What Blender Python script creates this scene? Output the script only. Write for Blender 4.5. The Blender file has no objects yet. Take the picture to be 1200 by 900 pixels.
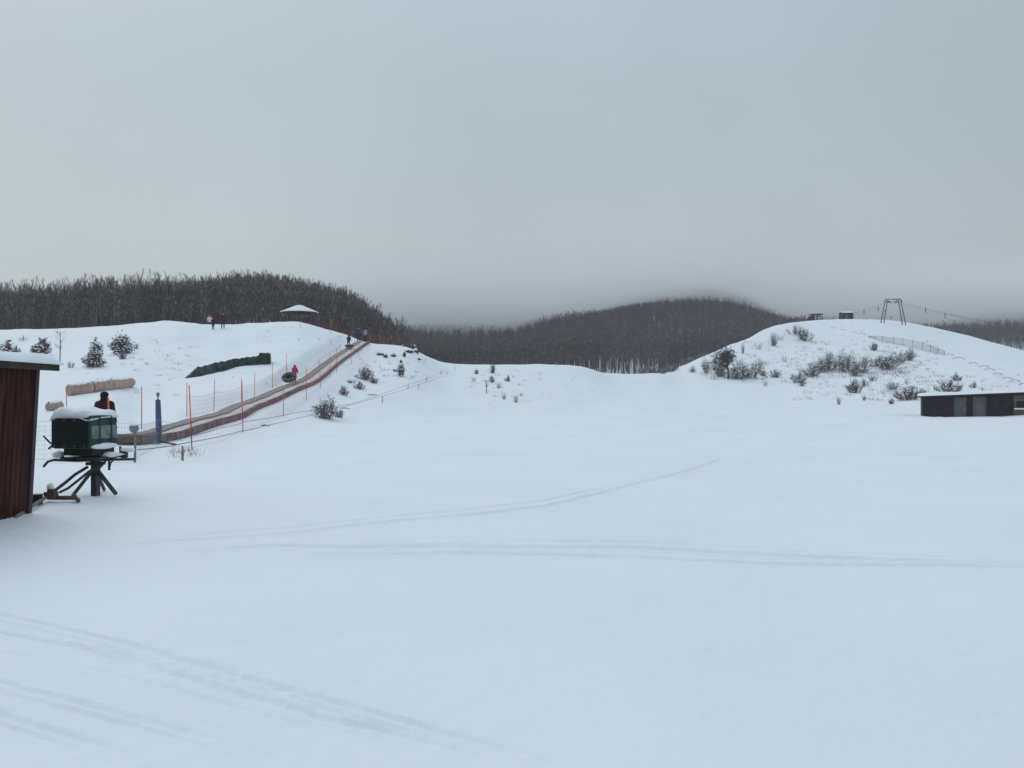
import bpy, bmesh, math, random
import numpy as np
from mathutils import Vector, Matrix

random.seed(7)
rng = np.random.default_rng(7)
scene = bpy.context.scene
COL = scene.collection
R = math.radians
F, HOR, EYE = 1000.0, 465.0, 1.65        # focal length and horizon row in photo pixels, eye height in metres

# ------------------------------------------------------------------ camera, sky, sun, exposure
cam_d = bpy.data.cameras.new('camera')
cam_d.lens = 30.0; cam_d.sensor_width = 36.0
cam_d.shift_y = 15.0 / 1200.0
cam_d.clip_start = 0.1; cam_d.clip_end = 6000
cam = bpy.data.objects.new('camera', cam_d); COL.objects.link(cam)
cam.location = (0, 0, EYE); cam.rotation_euler = (R(90), 0, 0)
scene.camera = cam

SUN_EL, SUN_AZ = R(38), R(-42)           # azimuth clockwise from +Y
world = bpy.data.worlds.new('World'); scene.world = world; world.use_nodes = True
wn = world.node_tree; wn.nodes.clear()
def wnode(t, **k):
    n = wn.nodes.new(t)
    for a, b in k.items(): setattr(n, a, b)
    return n
w_out = wnode('ShaderNodeOutputWorld'); w_bg = wnode('ShaderNodeBackground')
w_bg.inputs['Strength'].default_value = 0.1
sky = wnode('ShaderNodeTexSky', sky_type='NISHITA', sun_disc=False)
sky.sun_elevation = SUN_EL; sky.sun_rotation = SUN_AZ; sky.air_density = 1.0; sky.dust_density = 2.0
tc = wnode('ShaderNodeTexCoord'); sep = wnode('ShaderNodeSeparateXYZ')
wn.links.new(tc.outputs['Generated'], sep.inputs[0])
ramp = wnode('ShaderNodeValToRGB')        # overcast luminance from the horizon up to the zenith
e = ramp.color_ramp.elements
SKY_STOPS = [(0.0, (.37, .415, .428)), (0.07, (.41, .462, .475)), (0.18, (.445, .512, .532)), (0.34, (.435, .515, .56)), (0.5, (.48, .57, .63)), (0.72, (.70, .81, .91)), (1.0, (.74, .86, .98))]
e[0].position, e[0].color = SKY_STOPS[0][0], SKY_STOPS[0][1] + (1,)
e[1].position, e[1].color = SKY_STOPS[-1][0], SKY_STOPS[-1][1] + (1,)
for p, c in SKY_STOPS[1:-1]:
    q = e.new(p); q.color = c + (1,)
wn.links.new(sep.outputs['Z'], ramp.inputs[0])
# thinner, brighter cloud low over the horizon towards the hidden sun
sq_ = wnode('ShaderNodeVectorMath', operation='MULTIPLY'); sq_.inputs[1].default_value = (1, 1, 2.4)
wn.links.new(tc.outputs['Generated'], sq_.inputs[0])
nm_ = wnode('ShaderNodeVectorMath', operation='NORMALIZE'); wn.links.new(sq_.outputs[0], nm_.inputs[0])
sd = wnode('ShaderNodeVectorMath', operation='DOT_PRODUCT')
sd.inputs[1].default_value = (math.sin(R(-46)) * .98, math.cos(R(-46)) * .98, .2)
wn.links.new(nm_.outputs[0], sd.inputs[0])
half = wnode('ShaderNodeMath', operation='MULTIPLY_ADD'); half.inputs[1].default_value = .5; half.inputs[2].default_value = .5
wn.links.new(sd.outputs['Value'], half.inputs[0])
sunr = wnode('ShaderNodeValToRGB'); sunr.color_ramp.interpolation = 'B_SPLINE'
el_ = sunr.color_ramp.elements
GLOW = [(0.0, .80), (.4, .82), (.6, .88), (.76, .98), (.87, 1.08), (.94, 1.36), (1.0, 1.8)]
el_[0].position = 0; el_[0].color = (GLOW[0][1],) * 3 + (1,); el_[1].position = 1; el_[1].color = (GLOW[-1][1],) * 3 + (1,)
for p, c in GLOW[1:-1]:
    q = el_.new(p); q.color = (c, c, c, 1)
wn.links.new(half.outputs[0], sunr.inputs[0])
# faint broad unevenness of the cloud deck
cn = wnode('ShaderNodeTexNoise'); cn.inputs['Scale'].default_value = 2.6; cn.inputs['Detail'].default_value = 5
wn.links.new(tc.outputs['Generated'], cn.inputs['Vector'])
cnr = wnode('ShaderNodeMapRange')
for i, v in zip(range(1, 5), (0.3, 0.7, 0.955, 1.045)): cnr.inputs[i].default_value = v
wn.links.new(cn.outputs[0], cnr.inputs[0])
mul = wnode('ShaderNodeMath', operation='MULTIPLY')
wn.links.new(sunr.outputs[0], mul.inputs[0]); wn.links.new(cnr.outputs[0], mul.inputs[1])
OVERCAST = 10.0
mul2 = wnode('ShaderNodeMath', operation='MULTIPLY'); mul2.inputs[1].default_value = OVERCAST
wn.links.new(mul.outputs[0], mul2.inputs[0])
sc = wnode('ShaderNodeVectorMath', operation='SCALE')
wn.links.new(ramp.outputs[0], sc.inputs[0]); wn.links.new(mul2.outputs[0], sc.inputs['Scale'])
mx = wnode('ShaderNodeMix', data_type='RGBA'); mx.inputs[0].default_value = 0.93
wn.links.new(sky.outputs[0], mx.inputs[6]); wn.links.new(sc.outputs[0], mx.inputs[7])
wn.links.new(mx.outputs[2], w_bg.inputs['Color']); wn.links.new(w_bg.outputs[0], w_out.inputs['Surface'])

sun_d = bpy.data.lights.new('sun', 'SUN'); sun_d.energy = 0.55; sun_d.angle = R(35); sun_d.color = (1, .96, .9)
sun = bpy.data.objects.new('sun', sun_d); COL.objects.link(sun)
sdir = Vector((math.sin(SUN_AZ) * math.cos(SUN_EL), math.cos(SUN_AZ) * math.cos(SUN_EL), math.sin(SUN_EL)))
sun.rotation_euler = sdir.to_track_quat('Z', 'Y').to_euler(); sun.location = (-60, 40, 60)

scene.view_settings.view_transform = 'Standard'; scene.view_settings.look = 'None'
scene.view_settings.exposure = 0.05; scene.view_settings.gamma = 1.0
scene.view_settings.use_curve_mapping = False
scene.render.engine = 'CYCLES'
scene.cycles.use_denoising = True
scene.cycles.max_bounces = 10; scene.cycles.diffuse_bounces = 3; scene.cycles.volume_bounces = 8
scene.cycles.transparent_max_bounces = 8
scene.cycles.volume_step_rate = 0.25; scene.cycles.volume_max_steps = 256

# ------------------------------------------------------------------ materials
def mat(name, col, rough=.75, var=0.0, scale=6.0, bump=0.0, bscale=30.0, metal=0.0, spec=.3, col2=None, stretch=None):
    m = bpy.data.materials.new(name); m.use_nodes = True
    nt = m.node_tree; b = nt.nodes['Principled BSDF']
    b.inputs['Base Color'].default_value = (*col, 1); b.inputs['Roughness'].default_value = rough
    b.inputs['Metallic'].default_value = metal; b.inputs['Specular IOR Level'].default_value = spec
    t = nt.nodes.new('ShaderNodeTexCoord'); vec = t.outputs['Object']
    if stretch:
        mp = nt.nodes.new('ShaderNodeMapping'); mp.inputs['Scale'].default_value = stretch
        nt.links.new(vec, mp.inputs[0]); vec = mp.outputs[0]
    if var or col2:
        n = nt.nodes.new('ShaderNodeTexNoise'); n.inputs['Scale'].default_value = scale; n.inputs['Detail'].default_value = 5
        nt.links.new(vec, n.inputs['Vector'])
        r = nt.nodes.new('ShaderNodeValToRGB')
        lo = col2 or tuple(c * (1 - var) for c in col); hi = tuple(min(1, c * (1 + var)) for c in col)
        r.color_ramp.elements[0].position = .35; r.color_ramp.elements[0].color = (*lo, 1)
        r.color_ramp.elements[1].position = .65; r.color_ramp.elements[1].color = (*hi, 1)
        nt.links.new(n.outputs[0], r.inputs[0]); nt.links.new(r.outputs[0], b.inputs['Base Color'])
    if bump:
        n2 = nt.nodes.new('ShaderNodeTexNoise'); n2.inputs['Scale'].default_value = bscale; n2.inputs['Detail'].default_value = 6
        nt.links.new(vec, n2.inputs['Vector'])
        bp = nt.nodes.new('ShaderNodeBump'); bp.inputs['Strength'].default_value = bump; bp.inputs['Distance'].default_value = .02
        nt.links.new(n2.outputs[0], bp.inputs['Height']); nt.links.new(bp.outputs[0], b.inputs['Normal'])
    return m

SNOW_COL = (.84, .885, .93)
M = {}
M['snow'] = mat('snow', SNOW_COL, .7, var=.018, scale=.35, bump=.5, bscale=9, spec=.2)
_nt = M['snow'].node_tree; _b = _nt.nodes['Principled BSDF']; _t = next(n for n in _nt.nodes if n.type == 'TEX_COORD')
_old = _b.inputs['Normal'].links[0].from_node
_n = _nt.nodes.new('ShaderNodeTexNoise'); _n.inputs['Scale'].default_value = 46; _n.inputs['Detail'].default_value = 4; _n.inputs['Roughness'].default_value = .7
_nt.links.new(_t.outputs['Object'], _n.inputs['Vector'])
_p = _nt.nodes.new('ShaderNodeBump'); _p.inputs['Strength'].default_value = .55; _p.inputs['Distance'].default_value = .008
_nt.links.new(_n.outputs[0], _p.inputs['Height']); _nt.links.new(_old.outputs[0], _p.inputs['Normal']); _nt.links.new(_p.outputs[0], _b.inputs['Normal'])
M['snowcap'] = mat('snow_cap', SNOW_COL, .7, var=.02, scale=3, bump=.4, bscale=18, spec=.2)
M['bark'] = mat('bark', (.11, .087, .082), .9, var=.45, scale=2)
M['twig'] = mat('twig', (.074, .047, .044), .9, var=.3, scale=1.5)
M['brush'] = mat('brush_twig', (.155, .13, .128), .9, var=.35, scale=3)
M['deadleaf'] = mat('dead_leaf', (.165, .115, .10), .85, var=.45, scale=5)
M['drygrass'] = mat('dry_grass', (.16, .14, .11), .9, var=.3, scale=4)
M['needle'] = mat('needle', (.045, .045, .040), .8, var=.3, scale=3)
M['rock'] = mat('rock', (.10, .095, .09), .9, var=.4, scale=3, bump=.6)
M['shedred'] = mat('shed_metal', (.062, .026, .019), .8, var=.35, scale=3, metal=.0, col2=(.034, .013, .012), stretch=(3, 3, .5), spec=.12)
M['shedtrim'] = mat('shed_trim', (.05, .025, .035), .6, var=.2)
M['darkwood'] = mat('dark_wood', (.05, .035, .03), .8, var=.4, scale=5, stretch=(1, 1, .3))
M['covergreen'] = mat('cover_green', (.022, .058, .05), .75, var=.25, scale=4, bump=.2, bscale=8)
M['coverpale'] = mat('cover_pale', (.14, .195, .19), .85, var=.3, scale=6, bump=.2, bscale=10)
M['coverdark'] = mat('cover_dark', (.008, .014, .014), .5, var=.3, scale=4, bump=.2, bscale=8)
M['steel'] = mat('painted_steel', (.05, .055, .065), .5, var=.3, scale=8, metal=.3)
M['galv'] = mat('galvanised_steel', (.22, .24, .26), .5, var=.2, scale=10, metal=.4)
M['rust'] = mat('rusty_steel', (.11, .07, .055), .75, var=.4, scale=10)
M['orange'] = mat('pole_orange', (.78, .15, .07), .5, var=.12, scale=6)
M['poledark'] = mat('pole_dark_orange', (.26, .085, .07), .6, var=.2, scale=6)  # darker orange for the lower shaft of each pole
M['greywood'] = mat('grey_wood', (.20, .18, .18), .85, var=.3, scale=8)
M['blue'] = mat('blue_pad', (.065, .10, .18), .6, var=.2, scale=6, bump=.2)
M['netgrey'] = mat('net_grey', (.30, .31, .33), .7)
M['netred'] = mat('net_red', (.55, .13, .12), .6)
M['netcrest'] = mat('net_crest', (.30, .07, .065), .7)
M['netgreen'] = mat('net_greygreen', (.36, .42, .44), .7)
M['belt'] = mat('belt', (.27, .235, .22), .75, var=.12, scale=3, bump=.3)
M['skirt'] = mat('skirt', (.18, .13, .12), .75, var=.3, scale=2.5, col2=(.11, .07, .075))
M['walkway'] = mat('walkway', (.60, .55, .56), .8, var=.12, scale=2, bump=.3)
M['foam'] = mat('brown_foam', (.42, .30, .245), .85, var=.2, scale=3, bump=.3)
M['tarp'] = mat('green_tarp', (.034, .062, .056), .65, var=.3, scale=1.6, bump=.25, bscale=3, col2=(.014, .027, .024), spec=.2)
M['rubber'] = mat('tube_cover', (.07, .088, .082), .55, var=.25, scale=5, bump=.2)
M['rubberdark'] = mat('tube_inner', (.02, .02, .022), .6, var=.2)
M['cable'] = mat('cable', (.06, .06, .065), .6)
M['rope'] = mat('rope', (.14, .14, .16), .8)
M['hutwood'] = mat('hut_wood', (.035, .025, .025), .85, var=.3, scale=3)
M['panelgrey'] = mat('panel_grey', (.12, .125, .14), .8, var=.15, scale=2)
M['paneldark'] = mat('panel_dark', (.022, .02, .024), .7, var=.3, scale=2)
M['panelbrown'] = mat('panel_brown', (.14, .11, .10), .8, var=.2, scale=2)
M['window'] = mat('window_dark', (.01, .01, .012), .15, var=.1)
M['skin'] = mat('skin', (.55, .36, .28), .6, var=.05)
def cloth(n, c): return mat(n, c, .85, var=.15, scale=12, bump=.3, bscale=25)
M['c_black'] = cloth('cloth_black', (.012, .010, .016)); M['c_plum'] = cloth('cloth_plum', (.045, .014, .024))
M['c_plumdark'] = cloth('cloth_plum_dark', (.028, .009, .016)); M['c_pink'] = cloth('cloth_pink', (.50, .03, .16)); M['c_navy'] = cloth('cloth_navy', (.03, .05, .12))
M['c_blue'] = cloth('cloth_blue', (.035, .058, .12)); M['c_grey'] = cloth('cloth_grey', (.28, .29, .33))
M['c_white'] = cloth('cloth_white', (.62, .60, .62)); M['c_red'] = cloth('cloth_red', (.085, .022, .022))
M['c_dark'] = cloth('cloth_dark', (.022, .022, .032))

# ------------------------------------------------------------------ terrain height field z(u, Y), u = X / Y
def zy(Y, y): return EYE + (HOR - y) / F * Y
COLS = {
 -600: ([(30,510),(45,472),(80,422),(100,392)], [(130,8),(185,14),(260,18),(400,20)]),
 0:    ([(30,514),(45,471),(80,419),(100,388)], [(125,8.5),(185,14),(260,17),(400,20)]),
 60:   ([(30,516),(45,468),(80,417),(100,387)], [(125,8.5),(185,14.2),(260,17),(400,20)]),
 130:  ([(30,517),(45,465),(62,438),(80,413),(100,383)], [(125,8.5),(185,14.5),(260,18.5),(400,20)]),
 165:  ([(30,518),(38,500),(50,470),(80,411),(100,380)], [(125,8.8),(185,14.8),(260,20),(400,20)]),
 200:  ([(30,519),(35,505),(45,479),(62,447),(80,411),(100,377)], [(125,9),(185,15),(255,21),(400,22)]),
 245:  ([(30,520),(37,498),(47,475),(62,446),(80,412),(100,382)], [(125,9),(185,14.5),(250,22),(400,22)]),
 285:  ([(30,520),(44,486),(50,471),(62,446),(80,411),(100,381)], [(130,8.8),(185,14.5),(250,24.5),(400,22)]),
 343:  ([(30,520),(45,497),(60,452),(75,420),(88,394),(100,378)], [(130,8.8),(185,14),(250,23),(400,20)]),
 390:  ([(30,520),(50,494),(65,460),(78,425),(90,402),(100,388)], [(130,8),(185,13),(235,18.5),(400,18)]),
 415:  ([(30,520),(50,496),(68,459),(80,428),(92,406),(100,396)], [(130,7.5),(185,12),(230,17),(400,18)]),
 432:  ([(30,520),(50,497),(70,457),(85,424),(100,402)], [(130,6.5),(185,10),(225,14),(480,26)]),
 460:  ([(30,520),(52,495),(70,460),(85,427),(100,403.5)], [(130,5.5),(185,7),(225,9),(480,28)]),
 485:  ([(30,520),(55,492),(70,463),(85,431),(98,407)], [(130,5),(200,6),(260,6.5),(340,9),(480,29)]),
 500:  ([(30,520),(55,493),(72,464),(88,436),(102,416)], [(135,4.5),(200,5),(260,6),(340,9),(480,30)]),
 530:  ([(30,520),(55,494),(75,467),(95,441),(112,427)], [(150,4),(260,6),(340,9),(480,30)]),
 600:  ([(30,520),(55,494),(75,471),(95,446),(115,427)], [(150,4),(260,6.5),(340,10.5),(480,30)]),
 650:  ([(30,520),(55,494),(77,473),(97,448),(117,427.5)], [(150,4),(270,8.5),(480,34.5)]),
 690:  ([(30,520),(55,494),(80,474),(100,451),(120,431)], [(155,4.5),(280,10),(480,37)]),
 712:  ([(30,520),(55,494),(80,475),(105,453),(135,437)], [(175,4.5),(283,9.6),(500,41)]),
 735:  ([(30,520),(55,494),(80,475),(110,454),(150,438)], [(190,5),(285,9.5),(550,51)]),
 770:  ([(30,520),(55,494),(80,476),(110,458),(160,437)], [(200,5.5),(290,9.7),(550,56.5)]),
 800:  ([(30,520),(55,494),(80,478),(110,462),(150,446),(185,428)], [(220,7),(295,10),(550,58.5)]),
 830:  ([(30,520),(55,494),(80,479),(110,463.5),(150,445),(170,430),(193,415)], [(235,8.5),(300,12),(550,58.5)]),
 860:  ([(30,520),(55,494),(80,480),(110,465),(150,445),(180,420),(205,402)], [(250,10),(310,14),(550,55.5)]),
 905:  ([(30,520),(55,494),(80,482),(115,466),(150,447),(190,411),(225,382)], [(275,15),(330,18),(550,45)]),
 925:  ([(30,520),(55,494),(80,482),(115,467),(148,449),(192,409),(235,378)], [(285,18),(340,20),(550,41)]),
 950:  ([(30,520),(55,495),(80,483),(115,467),(145,451),(195,406),(245,376.5)], [(295,20),(350,22),(550,35)]),
 1000: ([(30,520),(55,495),(80,484),(110,469),(140,452),(192,407),(248,375)], [(300,20),(380,22),(550,29)]),
 1050: ([(30,520),(55,495),(80,485),(105,471),(130,456),(190,409),(250,377)], [(300,20),(380,22),(550,29)]),
 1080: ([(30,520),(55,495),(77,486),(100,472),(125,456),(190,411),(250,382)], [(300,20),(380,22),(520,31)]),
 1130: ([(30,520),(55,495),(76,486.5),(96,474),(120,457),(190,416),(245,393)], [(290,18),(380,22),(500,35)]),
 1165: ([(30,520),(55,495),(76,486.5),(96,474),(120,458),(185,421),(235,402)], [(285,17),(380,22),(500,38)]),
 1200: ([(30,520),(55,495),(74,484.5),(96,474),(120,459),(180,428),(225,411)], [(275,15),(380,22),(500,40)]),
 1300: ([(30,520),(55,495),(72,484),(96,475),(120,463),(200,435)], [(270,12),(380,20),(500,42)]),
 1800: ([(30,520),(55,495),(80,485),(120,474),(200,452)], [(270,10),(380,18),(500,40)]),
}
def pchip(x, y, xi):
    x = np.asarray(x, float); y = np.asarray(y, float); xi = np.clip(np.asarray(xi, float), x[0], x[-1])
    h = np.diff(x); d = np.diff(y, axis=0)
    d = d / (h if y.ndim == 1 else h[:, None])
    m = np.zeros_like(y); a, b = d[:-1], d[1:]
    hh = h if y.ndim == 1 else h[:, None]
    w1 = 2 * hh[1:] + hh[:-1]; w2 = hh[1:] + 2 * hh[:-1]
    with np.errstate(divide='ignore', invalid='ignore'):
        hm = (w1 + w2) / (w1 / a + w2 / b)
    m[1:-1] = np.where(a * b > 0, hm, 0.0); m[0] = d[0]; m[-1] = d[-1]
    k = np.clip(np.searchsorted(x, xi, side='right') - 1, 0, len(x) - 2)
    t = (xi - x[k]) / h[k]; hk = h[k]
    if y.ndim == 2: t = t[:, None]; hk = hk[:, None]
    t2, t3 = t * t, t * t * t
    return (2*t3 - 3*t2 + 1) * y[k] + (t3 - 2*t2 + t) * hk * m[k] + (-2*t3 + 3*t2) * y[k+1] + (t3 - t2) * hk * m[k+1]
YF = np.concatenate([np.arange(0, 160, .5), np.arange(160, 1600.1, 2.0)])
pxs = sorted(COLS); tabl = []
for p in pxs:
    front, back = COLS[p]
    ks = [(-1, 0), (8, 0), (16, 0), (24, 0)] + [(Y, max(zy(Y, y), 0.0)) for Y, y in front] + list(back)
    zl = ks[-1][1]; ks += [(800, zl + 2), (1600, zl + 2)]
    ks.sort(); tabl.append(pchip([k[0] for k in ks], [k[1] for k in ks], YF))
UF = np.arange(-1.2, 1.2001, .005)
TAB = pchip([(p - 600) / F for p in pxs], np.array(tabl), UF)
for _ in range(7):
    pad = np.vstack([TAB[:1], TAB, TAB[-1:]]); TAB = .25 * pad[:-2] + .5 * pad[1:-1] + .25 * pad[2:]

def hashn(ix, iy, s):
    n = (ix.astype(np.int64) * 374761393 + iy.astype(np.int64) * 668265263 + s * 1442695) & 0xFFFFFFFF
    n = ((n ^ (n >> 13)) * 1274126177) & 0xFFFFFFFF
    return ((n ^ (n >> 16)) & 0xFFFF) / 32767.5 - 1.0
def vnoise(x, y, s=0):
    ix = np.floor(x); iy = np.floor(y); fx = x - ix; fy = y - iy
    fx = fx * fx * (3 - 2 * fx); fy = fy * fy * (3 - 2 * fy)
    a = hashn(ix, iy, s); b = hashn(ix + 1, iy, s); c = hashn(ix, iy + 1, s); d = hashn(ix + 1, iy + 1, s)
    return (a * (1 - fx) + b * fx) * (1 - fy) + (c * (1 - fx) + d * fx) * fy

def base_z(X, Y):
    X = np.asarray(X, float); Y = np.asarray(Y, float)
    Ys = np.maximum(Y, .01); u = np.clip(X / Ys, UF[0], UF[-1] - 1e-6)
    ui = (u - UF[0]) / .005; i = np.clip(ui.astype(int), 0, len(UF) - 2); tu = ui - i
    Yc = np.clip(Y, 0, 1599.9)
    yj = np.where(Yc < 160, Yc / .5, 320 + (Yc - 160) / 2.0); j = np.clip(yj.astype(int), 0, len(YF) - 2); tj = yj - j
    z = (TAB[i, j] * (1 - tu) + TAB[i + 1, j] * tu) * (1 - tj) + (TAB[i, j + 1] * (1 - tu) + TAB[i + 1, j + 1] * tu) * tj
    return z
def detail_z(X, Y):
    k = np.clip((Y - 26) / 40, 0, 1)
    far = np.clip((Y - 150) / 80, 0, 1)
    z = k * (1 - .5 * far) * (.14 * vnoise(X / 5.1, Y / 6.3, 1) + .07 * vnoise(X / 1.9, Y / 2.3, 2) + .035 * vnoise(X / .8, Y / .8, 3))
    z = z + (1 - far) * (.028 * vnoise(X / 3.3, Y / 3.9, 4) + .006 * vnoise(X / .7, Y / .8, 5) + .004 * vnoise(X / .23, Y / .31, 6) * (Y < 60))
    return z
def gz(X, Y): return base_z(X, Y) + detail_z(np.asarray(X, float), np.asarray(Y, float))
def gz1(X, Y): return float(gz(np.array([X]), np.array([Y]))[0])
YM = np.concatenate([np.arange(3, 160, .1), np.arange(160, 620, .5)])
def spot(px, py, ymax=270):
    """ground point seen at a photo pixel (nearest crossing; else the closest point of the skyline)"""
    u = (px - 600) / F; ok = YM < ymax; Y = YM[ok]
    y = HOR - (gz(u * Y, Y) - EYE) / Y * F
    hit = np.nonzero(y <= py)[0]
    k = hit[0] if len(hit) else int(np.argmin(y))
    return Vector((u * Y[k], Y[k], gz1(u * Y[k], Y[k])))
def ground(px, Y):
    X = (px - 600) / F * Y
    return Vector((X, Y, gz1(X, Y)))
def at(px, py, Y): return Vector(((px - 600) / F * Y, Y, EYE + (HOR - py) / F * Y))

# ------------------------------------------------------------------ line of the conveyor
def smooth_path(P, n):
    P = np.array([tuple(p) for p in P]); d = np.r_[0, np.cumsum(np.hypot(*np.diff(P[:, :2], axis=0).T))]
    t = np.linspace(0, d[-1], n); Q = np.stack([pchip(d, P[:, k], t) for k in range(3)], 1)
    for _ in range(3):
        Q[1:-1] = .25 * Q[:-2] + .5 * Q[1:-1] + .25 * Q[2:]
    return [Vector(q) for q in Q]
skirt_px = [(184,519),(205,516),(226,509),(250,500),(283,490.5),(306,480),(329,470),(357,455),(385,438),(413,416.5),(424,409),(433,403.5)]
CP = []
for a, b in skirt_px:
    q = spot(a, b, 103); CP.append(q)
CP = smooth_path(CP, 70)
for i in range(1, len(CP)):                                  # keep it climbing away
    if CP[i].y < CP[i-1].y + .2: CP[i].y = CP[i-1].y + .2
CP = [Vector((p.x, p.y, float(base_z(p.x, p.y)))) for p in CP]
zs = np.array([p.z for p in CP]); 
for _ in range(6): zs[1:-1] = .25*zs[:-2] + .5*zs[1:-1] + .25*zs[2:]
for p, z in zip(CP, zs): p.z = z
cpx = np.array([p.x for p in CP]); cpy = np.array([p.y for p in CP]); cpz = np.array([p.z for p in CP])
def gz(X, Y):                                                 # the snow is levelled under the conveyor
    X = np.asarray(X, float); Y = np.asarray(Y, float); z = base_z(X, Y) + detail_z(X, Y)
    dx = np.interp(Y, cpy, cpx) - X; f = np.clip(np.minimum((dx + 1.6) / 1.4, (3.6 - dx) / 1.6), 0, 1); f = f * f * (3 - 2 * f)
    f = f * np.clip((Y - cpy[0] + 1.5) / 2, 0, 1) * np.clip((cpy[-1] + 3 - Y) / 3, 0, 1)
    return z * (1 - f) + (np.interp(Y, cpy, cpz) - .02) * f

# ------------------------------------------------------------------ mesh helpers
class MB:
    def __init__(s): s.v = []; s.f = []; s.m = []
    def add(s, vs, fs, mi=0):
        o = len(s.v); s.v += [tuple(v) for v in vs]; s.f += [tuple(i + o for i in f) for f in fs]; s.m += [mi] * len(fs)
    def box(s, c, size, mi=0, rz=0, top=1.0, M3=None, bev=None):
        x, y, z = [a / 2 for a in size]; vs = []
        for k in (-1, 1):
            t = top if k > 0 else 1
            for a, b in ((-1, -1), (1, -1), (1, 1), (-1, 1)): vs.append(Vector((a * x * t, b * y * t, k * z)))
        Q = M3 if M3 is not None else Matrix.Rotation(rz, 3, 'Z')
        vs = [Q @ v + Vector(c) for v in vs]
        s.add(vs, [(0, 3, 2, 1), (4, 5, 6, 7), (0, 1, 5, 4), (1, 2, 6, 5), (2, 3, 7, 6), (3, 0, 4, 7)], mi)
    def path(s, pts, rad, n=6, mi=0, caps=True):
        pts = [Vector(p) for p in pts]
        if not hasattr(rad, '__len__'): rad = [rad] * len(pts)
        o = len(s.v); ref = None
        for i, p in enumerate(pts):
            d = (pts[min(i + 1, len(pts) - 1)] - pts[max(i - 1, 0)])
            if d.length < 1e-9: d = Vector((0, 0, 1))
            d.normalize()
            if ref is None: ref = Vector((1, 0, 0)) if abs(d.x) < .8 else Vector((0, 1, 0))
            a = d.cross(ref); 
            if a.length < 1e-6: a = d.orthogonal()
            a.normalize(); b = d.cross(a); ref = -b if False else ref
            for k in range(n):
                t = 2 * math.pi * k / n
                s.v.append(tuple(p + (a * math.cos(t) + b * math.sin(t)) * rad[i]))
        for i in range(len(pts) - 1):
            for k in range(n):
                q = (k + 1) % n
                s.f.append((o + i * n + k, o + i * n + q, o + (i + 1) * n + q, o + (i + 1) * n + k)); s.m.append(mi)
        if caps and n > 2:
            s.f.append(tuple(o + k for k in reversed(range(n)))); s.m.append(mi)
            s.f.append(tuple(o + (len(pts) - 1) * n + k for k in range(n))); s.m.append(mi)
    def blade(s, p, q, w, mi=0):
        """a thin twig: a long three sided spike"""
        p = Vector(p); q = Vector(q); d = (q - p)
        a = d.orthogonal().normalized() * w; b = d.normalized().cross(a)
        o = len(s.v)
        s.v += [tuple(p + a), tuple(p - a * .5 + b * .87), tuple(p - a * .5 - b * .87), tuple(q)]
        s.f += [(o, o + 1, o + 3), (o + 1, o + 2, o + 3), (o + 2, o, o + 3)]; s.m += [mi] * 3
    def blob(s, c, size, mi=0, sub=2, amp=.12, seed=0, flat=False):
        bm = bmesh.new(); bmesh.ops.create_icosphere(bm, subdivisions=sub, radius=1)
        rr = random.Random(seed); k = [rr.uniform(0, 6) for _ in range(6)]
        vs = []
        for v in bm.verts:
            p = v.co; f = 1 + amp * (math.sin(3 * p.x + k[0]) * math.sin(3.3 * p.y + k[1]) + .6 * math.sin(6 * p.z + k[2]) * math.sin(5.1 * p.x + k[3]))
            q = Vector((p.x * size[0] * f, p.y * size[1] * f, p.z * size[2] * f))
            if flat and q.z < 0: q.z *= .15
            vs.append(q + Vector(c))
        bm.verts.index_update()
        s.add(vs, [[v.index for v in f.verts] for f in bm.faces], mi); bm.free()
    def mesh(s, name, mats, smooth=False):
        me = bpy.data.meshes.new(name); me.from_pydata(s.v, [], s.f)
        for m in mats: me.materials.append(m)
        me.polygons.foreach_set('material_index', s.m)
        if smooth: me.polygons.foreach_set('use_smooth', [True] * len(s.f))
        me.update(); return me
    def build(s, name, mats, parent=None, smooth=False, loc=None, rz=0):
        if not isinstance(mats, (list, tuple)): mats = [mats]
        o = bpy.data.objects.new(name, s.mesh(name, mats, smooth)); COL.objects.link(o)
        if parent is not None: o.parent = parent
        if loc is not None: o.location = loc
        o.rotation_euler.z = rz
        return o
def bevel(o, w, seg=2):
    m = o.modifiers.new('bevel', 'BEVEL'); m.width = w; m.segments = seg; m.limit_method = 'ANGLE'
def tag(o, label, cat, group=None, kind=None):
    if label: o['label'] = label
    if cat: o['category'] = cat
    if group: o['group'] = group
    if kind: o['kind'] = kind
    return o
def thing(name, label, cat, loc, rz=0, group=None):
    o = bpy.data.objects.new(name, None); COL.objects.link(o); o.empty_display_size = .2
    o.location = loc; o.rotation_euler.z = rz
    return tag(o, label, cat, group)

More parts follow.
